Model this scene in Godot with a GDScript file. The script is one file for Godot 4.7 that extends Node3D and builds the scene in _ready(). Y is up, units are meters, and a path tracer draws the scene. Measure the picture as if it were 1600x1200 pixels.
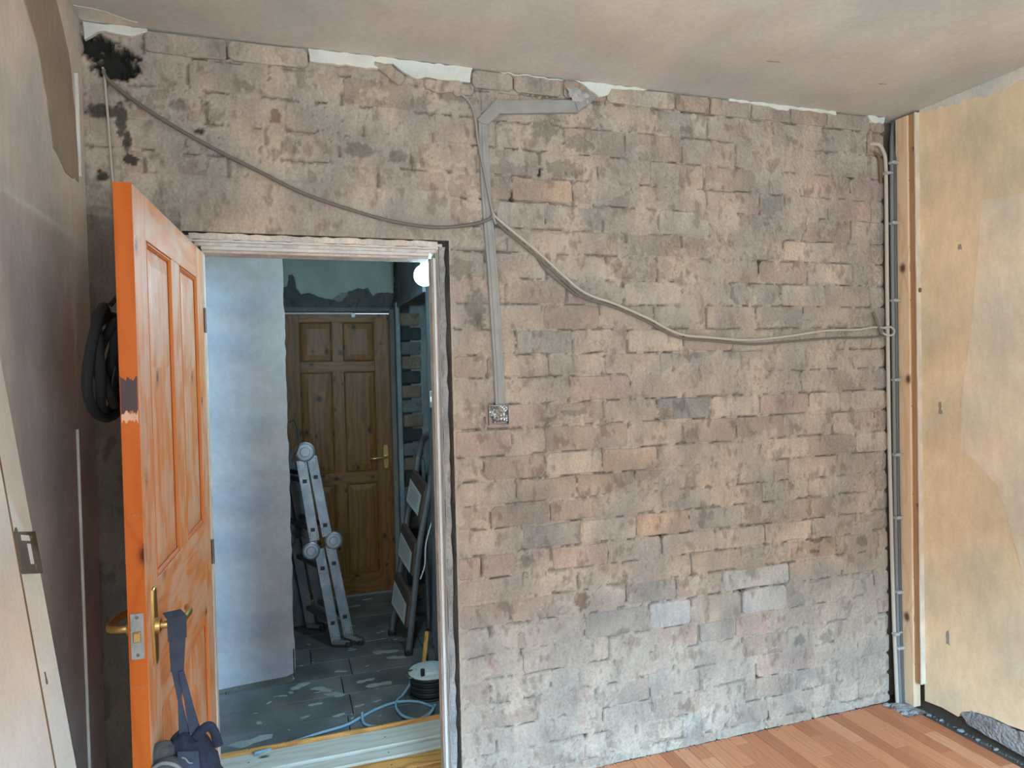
extends Node3D

var M := {}          # materials by name
var taken := {}      # numbering of names
var rng := RandomNumberGenerator.new()

func _ready():
	rng.seed = 20240611
	setup_view()
	setup_materials()
	build_room()
	build_brick_wall()
	build_hall()
	build_doorway()
	build_open_door()
	build_hall_door()
	build_corner()
	build_cables()
	build_ladders()
	build_hall_things()
	build_left_things()

# ---------------------------------------------------------------- camera, sky, window light
func setup_view():
	var cam := Camera3D.new()
	cam.name = "camera"
	cam.fov = rad_to_deg(2.0 * atan(600.0 / 1075.0))
	cam.keep_aspect = Camera3D.KEEP_HEIGHT
	cam.near = 0.02
	cam.far = 100.0
	cam.transform = Transform3D(Basis(Vector3(0.94873, -0.02348, 0.31521), Vector3(0.0287, 0.99952, -0.0119), Vector3(-0.31478, 0.02034, 0.94895)).orthonormalized(), Vector3(0, 1.586, 2.472))
	add_child(cam)
	cam.current = true
	var e := Environment.new()
	e.background_mode = Environment.BG_SKY
	var sm := ProceduralSkyMaterial.new()
	sm.sky_top_color = Color(0.55, 0.68, 0.85)
	sm.sky_horizon_color = Color(0.80, 0.86, 0.92)
	sm.ground_horizon_color = Color(0.42, 0.36, 0.30)
	sm.ground_bottom_color = Color(0.32, 0.27, 0.22)
	sm.sky_energy_multiplier = 1.0
	var sky := Sky.new()
	sky.sky_material = sm
	e.sky = sky
	e.tonemap_mode = Environment.TONE_MAPPER_LINEAR
	e.tonemap_exposure = 1.0
	e.sdfgi_enabled = true
	e.ssao_enabled = true
	e.ssil_enabled = true
	var we := WorldEnvironment.new()
	we.name = "world"
	we.environment = e
	add_child(we)
	# daylight that enters by the window: the houses opposite, seen level with the pane ...
	area_light("window_light", Vector3(1.28, 1.50, 3.92), Vector3(1.1, 1.7, -4), Vector2(1.55, 1.45), Color(0.82, 0.906, 1.0), 4.4)
	area_light("added_side_light", Vector3(-0.53, 1.55, 3.30), Vector3(4.0, 1.6, 0.9), Vector2(0.85, 1.25), Color(0.86, 0.94, 1.0), 7.4)  # added light at an assumed, unseen side window; lifts the right wall
	# ... the bright pavement below, which shines up at the ceiling and the heads of the walls ...
	area_light("pavement_light", Vector3(1.28, -0.7, 7.2), Vector3(1.28, 2.4, 5.6), Vector2(13.0, 4.6), Color(0.75, 0.90, 1.0), 180.0)
	# ... and the open sky above the roofs opposite, which only the lower parts of the room can see below the window head
	area_light("sky_light", Vector3(1.28, 5.9, 11.5), Vector3(1.28, 1.6, 3.9), Vector2(16.0, 1.9), Color(0.59, 0.82, 1.0), 1950.0)

func area_light(called, at, towards, size, color, energy):
	var l := AreaLight3D.new()
	l.name = called
	l.area_size = size
	l.light_color = color
	l.light_energy = energy
	l.shadow_enabled = true
	l.area_range = 40.0
	l.position = at
	add_child(l)
	l.look_at_from_position(at, towards, Vector3.UP)

# ---------------------------------------------------------------- names and tags
func numbered(parent, called):
	var key = str(parent.get_instance_id()) + "/" + called
	var n = taken.get(key, 0)
	taken[key] = n + 1
	return called if n == 0 else "%s_%03d" % [called, n]

func tag(o, label, category, group = "", kind = ""):
	o.set_meta("label", label)
	o.set_meta("category", category)
	if group != "": o.set_meta("group", group)
	if kind != "": o.set_meta("kind", kind)
	return o

func base(called, label, category, at = Vector3.ZERO, group = "", kind = ""):
	var o := Node3D.new()
	o.name = numbered(self, called)
	o.position = at
	add_child(o)
	return tag(o, label, category, group, kind)

func obj(called, st, m, parent = null):
	if parent == null: parent = self
	var o := MeshInstance3D.new()
	o.name = numbered(parent, called)
	o.mesh = st.commit()
	o.material_override = m if m is Material else M[m]
	parent.add_child(o, true)
	return o

# ---------------------------------------------------------------- mesh helpers
func mb() -> SurfaceTool:
	var st := SurfaceTool.new()
	st.begin(Mesh.PRIMITIVE_TRIANGLES)
	return st

func tri(st, a, b, c, n, ua = Vector2.ZERO, ub = Vector2.ZERO, uc = Vector2.ZERO):
	# n says which side is the front
	if (b - a).cross(c - a).dot(n) > 0.0:
		var t = b; b = c; c = t
		var u = ub; ub = uc; uc = u
	st.set_normal(n); st.set_uv(ua); st.add_vertex(a)
	st.set_normal(n); st.set_uv(ub); st.add_vertex(b)
	st.set_normal(n); st.set_uv(uc); st.add_vertex(c)

func quad(st, a, b, c, d, n, ua = Vector2.ZERO, ub = Vector2.ZERO, uc = Vector2.ZERO, ud = Vector2.ZERO):
	tri(st, a, b, c, n, ua, ub, uc)
	tri(st, a, c, d, n, ua, uc, ud)

# chamfered box; the texture's v runs along its longest side
func bx(st, c: Vector3, s: Vector3, bev := 0.0, xf := Transform3D.IDENTITY):
	var h = s * 0.5
	bev = minf(bev, minf(h.x, minf(h.y, h.z)) * 0.9)
	var k = h - Vector3(bev, bev, bev)
	var long = s.max_axis_index()
	var shift = Vector2(fmod(absf(c.x * 7.31 + c.y * 3.77 + c.z * 5.13), 1.0), fmod(absf(c.x * 2.31 + c.y * 1.77 + c.z * 9.13), 1.0))
	for ax in 3:
		var u = (ax + 1) % 3
		var v = (ax + 2) % 3
		if u == long:
			u = (ax + 2) % 3
			v = (ax + 1) % 3
		for sg in [-1.0, 1.0]:
			var p := []
			var q := []
			for w in [[-1, -1], [1, -1], [1, 1], [-1, 1]]:
				var a := Vector3.ZERO
				a[ax] = sg * h[ax]
				a[u] = w[0] * k[u]
				a[v] = w[1] * k[v]
				q.append(Vector2(a[u], a[v]) + shift)
				p.append(xf * (c + a))
			var n := Vector3.ZERO
			n[ax] = sg
			quad(st, p[0], p[1], p[2], p[3], (xf.basis * n).normalized(), q[0], q[1], q[2], q[3])
	if bev <= 0.0: return
	for ax in 3:          # twelve chamfers
		var u = (ax + 1) % 3
		var v = (ax + 2) % 3
		for su in [-1.0, 1.0]:
			for sv in [-1.0, 1.0]:
				var a := Vector3.ZERO
				var b := Vector3.ZERO
				a[u] = su * h[u]; a[v] = sv * k[v]
				b[u] = su * k[u]; b[v] = sv * h[v]
				var d := Vector3.ZERO
				d[ax] = k[ax]
				var n := Vector3.ZERO
				n[u] = su; n[v] = sv
				var uv = Vector2(a[u], 0) + shift
				quad(st, xf * (c + a - d), xf * (c + b - d), xf * (c + b + d), xf * (c + a + d), (xf.basis * n).normalized(), uv + Vector2(0, -k[ax]), uv + Vector2(0.003, -k[ax]), uv + Vector2(0.003, k[ax]), uv + Vector2(0, k[ax]))
	for sx in [-1.0, 1.0]:
		for sy in [-1.0, 1.0]:
			for sz in [-1.0, 1.0]:
				var s3 = Vector3(sx, sy, sz)
				tri(st, xf * (c + Vector3(sx * h.x, sy * k.y, sz * k.z)), xf * (c + Vector3(sx * k.x, sy * h.y, sz * k.z)), xf * (c + Vector3(sx * k.x, sy * k.y, sz * h.z)), (xf.basis * s3).normalized())

func box_obj(called, c, s, m, parent = null, bev := 0.0, xf := Transform3D.IDENTITY):
	var st = mb()
	bx(st, c, s, bev, xf)
	return obj(called, st, m, parent)

# a box with its long axis from a to b, w wide along side, t thick
func bar(st, a: Vector3, b: Vector3, side: Vector3, w: float, t: float, bev := 0.001):
	var y = (b - a).normalized()
	var x = (side - y * side.dot(y)).normalized()
	var z = x.cross(y)
	bx(st, Vector3.ZERO, Vector3(w, a.distance_to(b), t), bev, Transform3D(Basis(x, y, z), (a + b) * 0.5))

func smooth_path(pts: Array, step := 0.02) -> Array:
	var c := Curve3D.new()
	c.bake_interval = step
	for i in pts.size():
		var t = (pts[mini(i + 1, pts.size() - 1)] - pts[maxi(i - 1, 0)]) / 6.0
		c.add_point(pts[i], -t, t)
	return Array(c.get_baked_points())

func tube(st, pts: Array, r, sides := 8, closed := false, flat := 1.0):
	var n = pts.size()
	var rings := []
	var norms := []
	var up := Vector3.ZERO
	for i in n:
		var a = pts[i - 1] if i > 0 else (pts[n - 1] if closed else pts[0])
		var b = pts[i + 1] if i < n - 1 else (pts[0] if closed else pts[n - 1])
		var t = (b - a).normalized()
		if up == Vector3.ZERO:
			up = Vector3(0, 0, 1) if absf(t.z) < 0.9 else Vector3(1, 0, 0)
		up = (up - t * up.dot(t)).normalized()
		var s = t.cross(up)
		var rad = r[i] if r is Array else r
		var ring := []
		var nn := []
		for k in sides:
			var g = TAU * k / sides
			var d = s * cos(g) + up * sin(g) * flat
			ring.append(pts[i] + d * rad)
			nn.append((s * cos(g) * flat + up * sin(g)).normalized())
		rings.append(ring)
		norms.append(nn)
	var run := 0.0
	for i in (n if closed else n - 1):
		var j = (i + 1) % n
		var len2 = pts[i].distance_to(pts[j])
		for k in sides:
			var m = (k + 1) % sides
			var f = [[rings[i][k], norms[i][k], Vector2(float(k) / sides * 0.1, run)], [rings[j][k], norms[j][k], Vector2(float(k) / sides * 0.1, run + len2)], [rings[j][m], norms[j][m], Vector2(float(k + 1) / sides * 0.1, run + len2)], [rings[i][m], norms[i][m], Vector2(float(k + 1) / sides * 0.1, run)]]
			for w in [[0, 1, 2], [0, 2, 3]]:
				var o3 = w.duplicate()
				if (f[w[1]][0] - f[w[0]][0]).cross(f[w[2]][0] - f[w[0]][0]).dot(f[w[0]][1]) > 0.0:
					o3 = [w[0], w[2], w[1]]
				for q in o3:
					st.set_normal(f[q][1]); st.set_uv(f[q][2]); st.add_vertex(f[q][0])
		run += len2
	if not closed:
		for end in [0, n - 1]:
			var d = (pts[0] - pts[1]).normalized() if end == 0 else (pts[n - 1] - pts[n - 2]).normalized()
			for k in sides:
				tri(st, pts[end], rings[end][k], rings[end][(k + 1) % sides], d)

# profile: [radius, height] pairs from bottom to top round the axis of xf
func lathe(st, prof: Array, xf := Transform3D.IDENTITY, sides := 20):
	for i in prof.size() - 1:
		var a = prof[i]
		var b = prof[i + 1]
		var dn = Vector2(b[1] - a[1], a[0] - b[0]).normalized()
		for k in sides:
			var g = TAU * k / sides
			var h = TAU * (k + 1) / sides
			var p = [Vector3(a[0] * cos(g), a[1], a[0] * sin(g)), Vector3(b[0] * cos(g), b[1], b[0] * sin(g)), Vector3(b[0] * cos(h), b[1], b[0] * sin(h)), Vector3(a[0] * cos(h), a[1], a[0] * sin(h))]
			var n = [Vector3(dn.x * cos(g), dn.y, dn.x * sin(g)), Vector3(dn.x * cos(h), dn.y, dn.x * sin(h))]
			var nn = [n[0], n[0], n[1], n[1]]
			for w in [[0, 1, 2], [0, 2, 3]]:
				var o3 = w
				if (p[w[1]] - p[w[0]]).cross(p[w[2]] - p[w[0]]).dot(n[0]) > 0.0: o3 = [w[0], w[2], w[1]]
				for q in o3:
					st.set_normal((xf.basis * nn[q]).normalized()); st.set_uv(Vector2(float(k) / sides, p[q].y)); st.add_vertex(xf * p[q])

# polygon pushed from z0 (back) to z1 (front) in the frame of xf
func prism(st, poly: Array, z0: float, z1: float, xf := Transform3D.IDENTITY, bev := 0.0):
	var pts := PackedVector2Array(poly)
	if Geometry2D.is_polygon_clockwise(pts): pts.reverse()
	var n = pts.size()
	var top := PackedVector2Array()
	for i in n:
		var d = (pts[i] - pts[(i + n - 1) % n]).normalized()
		var e = (pts[(i + 1) % n] - pts[i]).normalized()
		var nn = (Vector2(-d.y, d.x) + Vector2(-e.y, e.x))
		top.append(pts[i] + nn.normalized() * bev)
	var ix = Geometry2D.triangulate_polygon(top)
	var zb = z1 - bev if z1 > z0 else z1 + bev
	var fn = (xf.basis * Vector3(0, 0, signf(z1 - z0))).normalized()
	for i in range(0, ix.size(), 3):
		var a = top[ix[i]]; var b = top[ix[i + 1]]; var c = top[ix[i + 2]]
		tri(st, xf * Vector3(a.x, a.y, z1), xf * Vector3(b.x, b.y, z1), xf * Vector3(c.x, c.y, z1), fn, a, b, c)
		tri(st, xf * Vector3(a.x, a.y, z0), xf * Vector3(b.x, b.y, z0), xf * Vector3(c.x, c.y, z0), -fn, a, b, c)
	for i in n:
		var j = (i + 1) % n
		var o2 = Vector2(pts[j].y - pts[i].y, pts[i].x - pts[j].x).normalized()
		var sn = (xf.basis * Vector3(o2.x, o2.y, 0)).normalized()
		quad(st, xf * Vector3(pts[i].x, pts[i].y, z0), xf * Vector3(pts[j].x, pts[j].y, z0), xf * Vector3(pts[j].x, pts[j].y, zb), xf * Vector3(pts[i].x, pts[i].y, zb), sn, pts[i], pts[j], pts[j], pts[i])
		if bev > 0.0:
			quad(st, xf * Vector3(pts[i].x, pts[i].y, zb), xf * Vector3(pts[j].x, pts[j].y, zb), xf * Vector3(top[j].x, top[j].y, z1), xf * Vector3(top[i].x, top[i].y, z1), (sn + fn).normalized(), pts[i], pts[j], top[j], top[i])

# ragged outline: every side of a polygon broken into short wavering steps
func ragged(poly: Array, step := 0.02, amp := 0.004, sd := 1) -> Array:
	var g := FastNoiseLite.new()
	g.seed = sd
	g.frequency = 9.0
	var out := []
	for i in poly.size():
		var a: Vector2 = poly[i]
		var b: Vector2 = poly[(i + 1) % poly.size()]
		var n = maxi(1, int(a.distance_to(b) / step))
		var d = (b - a).orthogonal().normalized()
		for k in n:
			var p = a.lerp(b, float(k) / n)
			out.append(p + d * amp * 2.0 * g.get_noise_2d(p.x * 3.0 + sd, p.y * 3.0) * (1.0 if k > 0 else 0.3))
	return out

# frame whose local x is the world's -z and whose front looks to -x or +x: for outlines measured as (y, z) on side walls
func on_left(x): return Transform3D(Basis(Vector3(0, 1, 0), Vector3(0, 0, 1), Vector3(1, 0, 0)), Vector3(x, 0, 0))     # (y, z) -> front towards +x
func on_right(x): return Transform3D(Basis(Vector3(0, 1, 0), Vector3(0, 0, 1), Vector3(1, 0, 0)), Vector3(x, 0, 0))    # use z1 < z0 for a front towards -x

func V2(list: Array) -> Array:
	var o := []
	for i in range(0, list.size(), 2): o.append(Vector2(list[i], list[i + 1]))
	return o

func V3z(list: Array, z: float) -> Array:
	var o := []
	for i in range(0, list.size(), 2): o.append(Vector3(list[i], list[i + 1], z))
	return o

# ---------------------------------------------------------------- materials
func noise_bytes(size: int, freq: float, sd: int, octaves := 4, kind := FastNoiseLite.TYPE_SIMPLEX_SMOOTH) -> PackedByteArray:
	var n := FastNoiseLite.new()
	n.noise_type = kind
	n.seed = sd
	n.frequency = freq
	n.fractal_octaves = octaves
	var im = n.get_seamless_image(size, size)
	im.convert(Image.FORMAT_L8)
	return im.get_data()

func tex_from(bytes: PackedByteArray, size: int, mips := true) -> ImageTexture:
	var im = Image.create_from_data(size, size, false, Image.FORMAT_RGB8, bytes)
	return ImageTexture.create_from_image(im)

# wall dust: broad blotches, upright smears, fine grain; values near white so that albedo_color keeps its meaning
func tex_wall(size: int, sd: int, blotch: float, smear: float, grain: float, dark := Color(0.45, 0.44, 0.42), dark_share := 0.0, mean := 0.86) -> ImageTexture:
	var a = noise_bytes(size, 4.0 / size, sd, 4)
	var b = noise_bytes(size, 14.0 / size, sd + 1, 4)
	var c = noise_bytes(size, 90.0 / size, sd + 2, 3)
	var d = noise_bytes(size, 9.0 / size, sd + 3, 4)
	var out := PackedByteArray()
	out.resize(size * size * 3)
	for y in size:
		for x in size:
			var i = y * size + x
			var s = b[y * size + (x * 3) % size] / 255.0
			var v = mean + blotch * (a[i] / 255.0 - 0.5) + smear * (s - 0.5) + grain * (c[i] / 255.0 - 0.5)
			var k = clampf((d[i] / 255.0 * 0.6 + b[(x * 2) % size + ((y) % size) * size] / 255.0 * 0.4 - 0.585) * 7.0, 0.0, 1.0) * dark_share
			var w = (a[(i * 1 + size * 37) % (size * size)] / 255.0 - 0.5) * 0.05
			out[i * 3] = int(clampf(lerpf(v + w, dark.r, k), 0, 1) * 255)
			out[i * 3 + 1] = int(clampf(lerpf(v, dark.g, k), 0, 1) * 255)
			out[i * 3 + 2] = int(clampf(lerpf(v - w, dark.b, k), 0, 1) * 255)
	return tex_from(out, size)

# sawn pine: v runs along the grain; one repeat is 0.4 m by 1.6 m
func tex_wood(size: int, sd: int, light: Color, darkc: Color, knots := 7, streak := 0.5, worn := 0.0, worn_color := Color.WHITE) -> ImageTexture:
	var a = noise_bytes(size, 3.0 / size, sd, 3)
	var b = noise_bytes(size, 6.0 / size, sd + 1, 4)
	var r := RandomNumberGenerator.new()
	r.seed = sd
	var kn := []
	for k in knots: kn.append([r.randf() * size, r.randf() * size, r.randf_range(0.011, 0.021) * size])
	var out := PackedByteArray()
	out.resize(size * size * 3)
	for y in size:
		for x in size:
			var i = y * size + x
			var warp = (a[i] / 255.0 - 0.5) * 2.2
			var kd := 0.0
			for q in kn:
				var dx = x - q[0]
				var dy = (y - q[1])
				if absf(dx) > size * 0.16 or absf(dy) > size * 0.09: continue
				var e2 = dx * dx / (q[2] * q[2] * 2.2) + dy * dy / (q[2] * q[2] * 0.30)
				warp += 1.5 * exp(-e2 * 0.18) * (1.0 if dx > 0 else -1.0)
				kd = maxf(kd, exp(-e2))
			var ring = 0.5 + 0.5 * sin(float(x) / size * TAU * 9.0 + warp * 4.0)
			var fine = b[y * size / 8 % size * size + (x * 5) % size] / 255.0
			var v = clampf(ring * ring * 0.45 * streak + (fine - 0.4) * 0.7 * streak, 0.0, 1.0)
			var col = light.lerp(darkc, v).lerp(darkc * 0.45, clampf(kd * 1.3, 0.0, 0.9))
			if worn > 0.0:      # varnish scraped away in patches
				var wv = clampf((a[((y * 2) % size) * size + (x + y / 2) % size] / 255.0 * 0.7 + fine * 0.3 - 0.42) * 6.0, 0.0, 1.0)
				col = col.lerp(worn_color.lerp(worn_color * 0.86, v), wv * worn)
			out[i * 3] = int(clampf(col.r, 0, 1) * 255)
			out[i * 3 + 1] = int(clampf(col.g, 0, 1) * 255)
			out[i * 3 + 2] = int(clampf(col.b, 0, 1) * 255)
	return tex_from(out, size)

func bump_tex(size: int, freq: float, sd: int, octaves := 5) -> ImageTexture:
	var im = Image.create_from_data(size, size, false, Image.FORMAT_L8, noise_bytes(size, freq, sd, octaves))
	return ImageTexture.create_from_image(im)

func mat(called, color: Color, rough := 0.9, metal := 0.0, tex = null, scale3 = Vector3.ONE, tri := true, bump = null, depth := 0.0) -> StandardMaterial3D:
	var m := StandardMaterial3D.new()
	m.resource_name = called
	m.albedo_color = color
	m.roughness = rough
	m.metallic = metal
	if tex != null: m.albedo_texture = tex
	m.uv1_triplanar = tri and tex != null
	m.uv1_world_triplanar = m.uv1_triplanar
	m.uv1_scale = scale3
	if bump != null:
		m.heightmap_enabled = true
		m.heightmap_texture = bump
		m.heightmap_scale = depth
	M[called] = m
	return m

func c8(r, g, b) -> Color: return Color(r / 255.0, g / 255.0, b / 255.0)

func setup_materials():
	var t_wall = tex_wall(1024, 11, 0.22, 0.10, 0.10)
	var t_plaster = tex_wall(1024, 91, 0.13, 0.06, 0.05, Color.WHITE, 0.0, 0.93)
	var t_dust = tex_wall(1024, 31, 0.20, 0.08, 0.12, Color(0.655, 0.635, 0.62), 0.65)
	var t_ceil = tex_wall(512, 51, 0.12, 0.02, 0.06)
	var t_floor = tex_wall(1024, 71, 0.30, 0.05, 0.14, Color(1.0, 1.0, 1.0), 0.0)
	var t_pine = tex_wood(1024, 5, c8(255, 248, 238), c8(214, 176, 140), 8, 0.6)
	var t_worn = tex_wood(1024, 25, c8(226, 158, 100), c8(176, 104, 54), 6, 0.7, 0.8, c8(222, 188, 166))
	var t_lam = tex_wood(1024, 15, c8(255, 250, 244), c8(214, 190, 170), 0, 0.7)
	var t_pine2 = tex_wood(1024, 9, c8(250, 226, 190), c8(150, 96, 50), 11, 0.8)
	var b_fine = bump_tex(512, 60.0 / 512, 3)
	var b_mid = bump_tex(512, 18.0 / 512, 4)
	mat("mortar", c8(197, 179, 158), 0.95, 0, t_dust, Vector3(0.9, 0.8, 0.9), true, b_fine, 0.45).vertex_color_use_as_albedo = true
	mat("dirt", c8(88, 76, 64), 0.95, 0, t_wall, Vector3.ONE * 2)
	mat("masonry", c8(120, 108, 96), 0.95, 0, t_wall, Vector3.ONE)
	var tones = [c8(193, 174, 154), c8(206, 187, 165), c8(196, 170, 152), c8(178, 166, 150), c8(184, 163, 143), c8(203, 194, 181), c8(203, 174, 148), c8(156, 150, 140)]
	for i in tones.size(): mat("brick_%d" % i, tones[i], 0.95, 0, t_dust, Vector3(0.9, 0.8, 0.9), true, b_fine, 0.45)
	mat("plaster_left", c8(226, 212, 198), 0.9, 0, t_plaster, Vector3.ONE * 0.7, true, b_mid, 0.15)
	mat("skim_brown", c8(172, 152, 132), 0.9, 0, t_plaster, Vector3.ONE * 0.7)
	mat("plaster_right", c8(246, 216, 174), 0.9, 0, t_plaster, Vector3.ONE * 0.55, true, b_mid, 0.12)
	mat("skim_pale", c8(246, 222, 190), 0.9, 0, t_plaster, Vector3.ONE * 0.55)
	mat("grey_mortar", c8(170, 166, 160), 0.95, 0, t_dust, Vector3.ONE * 0.9, true, b_fine, 0.6)
	mat("ceiling", c8(230, 223, 209), 0.92, 0, t_ceil, Vector3.ONE * 0.4, true, b_mid, 0.1)
	mat("white_paint", c8(252, 246, 228), 0.8, 0, t_ceil, Vector3.ONE * 1.5)
	mat("grey_paper", c8(196, 188, 180), 0.9, 0, t_plaster, Vector3.ONE * 2)
	mat("torn_paper", c8(228, 218, 200), 0.9, 0, t_plaster, Vector3.ONE * 1.5)
	mat("front_wall", c8(116, 110, 104), 0.9, 0, t_wall, Vector3.ONE * 0.5)
	mat("skimmed", c8(172, 161, 157), 0.75, 0, t_plaster, Vector3(0.5, 1.0, 0.5), true, b_mid, 0.12)
	mat("hall_wall", c8(128, 140, 142), 0.9, 0, t_wall, Vector3.ONE * 0.8, true, b_mid, 0.3)
	mat("hall_plaster", c8(190, 206, 196), 0.85, 0, t_ceil, Vector3.ONE)
	mat("hall_cement", c8(104, 110, 110), 0.95, 0, t_dust, Vector3.ONE, true, b_fine, 0.6)
	mat("hall_brick", c8(120, 106, 92), 0.95, 0, t_dust, Vector3.ONE, true, b_fine, 0.5)
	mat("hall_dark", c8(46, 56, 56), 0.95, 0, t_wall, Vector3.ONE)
	mat("tile", c8(124, 124, 120), 0.42, 0, t_floor, Vector3.ONE * 0.9)
	mat("tile_b", c8(114, 115, 112), 0.42, 0, t_floor, Vector3.ONE * 0.9)
	mat("splash", c8(178, 180, 172), 0.9, 0, t_ceil, Vector3.ONE)
	mat("grout", c8(120, 120, 116), 0.9, 0, t_wall, Vector3.ONE)
	for i in 4: mat("laminate_%d" % i, [c8(208, 140, 100), c8(196, 128, 90), c8(214, 150, 112), c8(184, 116, 80)][i], 0.40, 0, t_lam, Vector3(5.0, 1.2, 1.0), false)
	mat("pine_face", c8(240, 226, 216), 0.55, 0, t_worn, Vector3(2.5, 0.625, 1), false)
	mat("pine_varnish", c8(190, 98, 38), 0.45, 0, t_pine, Vector3(2.5, 0.625, 1), false).metallic_specular = 0.25
	mat("pine_mould", c8(206, 124, 62), 0.4, 0, t_pine, Vector3(2.5, 0.625, 1), false)
	mat("pine_hall", c8(140, 106, 54), 0.5, 0, t_pine2, Vector3(2.5, 0.625, 1), false)
	mat("pine_raw", c8(226, 182, 118), 0.7, 0, t_pine2, Vector3(2.5, 0.625, 1), false)
	mat("pine_stud", c8(234, 206, 172), 0.75, 0, t_pine, Vector3(2.5, 0.625, 1), false)
	mat("batten_brown", c8(182, 142, 104), 0.75, 0, t_pine, Vector3(2.5, 0.625, 1), false)
	mat("edge_cream", c8(248, 228, 200), 0.7, 0, t_ceil, Vector3.ONE * 2)
	mat("board_grey", c8(206, 208, 202), 0.8, 0, t_pine, Vector3(2.5, 0.625, 1), false)
	mat("frame_paint", c8(234, 216, 198), 0.75, 0, t_wall, Vector3.ONE * 1.6, true, b_mid, 0.3)
	mat("flake_white", c8(240, 234, 222), 0.7, 0, t_ceil, Vector3.ONE)
	mat("lining_white", c8(250, 232, 216), 0.55, 0, t_ceil, Vector3.ONE)
	mat("lining_edge", c8(248, 240, 226), 0.5, 0, t_ceil, Vector3.ONE)
	mat("raw_brown", c8(120, 92, 62), 0.9)
	mat("burnt", c8(58, 26, 20), 0.5)
	mat("steel", c8(140, 134, 124), 0.45, 0.85, t_wall, Vector3.ONE * 3)
	mat("zinc", c8(190, 186, 180), 0.4, 0.8, t_wall, Vector3.ONE * 3)
	mat("brass", c8(196, 164, 104), 0.38, 1.0)
	mat("aluminium", c8(158, 166, 170), 0.42, 0.55, t_wall, Vector3.ONE * 2)
	mat("aluminium_dull", c8(126, 132, 134), 0.55, 0.5, t_wall, Vector3.ONE * 2)
	mat("foil", c8(206, 206, 204), 0.25, 0.95)
	mat("trunk_plastic", c8(172, 166, 156), 0.55, 0, t_ceil, Vector3.ONE * 2)
	mat("cable_grey", c8(150, 142, 130), 0.6)
	mat("cable_light", c8(186, 174, 156), 0.6)
	mat("cable_dark", c8(112, 104, 94), 0.7)
	mat("pipe_grey", c8(122, 118, 110), 0.5)
	mat("pipe_dark", c8(88, 87, 84), 0.5)
	mat("clip_grey", c8(168, 166, 160), 0.55)
	mat("hose_blue", c8(128, 158, 172), 0.5)
	mat("black_rubber", c8(34, 34, 34), 0.6)
	mat("black_cable", c8(40, 40, 38), 0.5)
	mat("soot", c8(34, 36, 32), 0.95, 0, t_wall, Vector3.ONE * 2)
	mat("reel_grey", c8(196, 204, 198), 0.5)
	mat("tread_brown", c8(104, 88, 76), 0.7, 0, t_wall, Vector3.ONE * 2)
	mat("sticker", c8(212, 218, 214), 0.6)
	mat("navy", c8(36, 42, 60), 0.9, 0, t_wall, Vector3.ONE * 4)
	mat("navy_strap", c8(60, 66, 82), 0.85, 0, t_wall, Vector3.ONE * 4)
	mat("grey_pad", c8(120, 120, 120), 0.7)
	mat("dark_pad", c8(70, 66, 64), 0.8)
	mat("ink", c8(50, 54, 56), 0.7)
	mat("white_plastic", c8(228, 230, 228), 0.4)
	mat("mark", c8(158, 144, 128), 0.9)
	var gl = mat("glass", Color(0.95, 0.97, 0.97, 0.08), 0.02)
	gl.transparency = BaseMaterial3D.TRANSPARENCY_ALPHA
	var bl = mat("bulb_glow", c8(240, 250, 255), 0.3)
	bl.emission_enabled = true
	bl.emission = Color(0.82, 0.96, 1.0)
	bl.emission_energy_multiplier = 4.0

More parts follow.
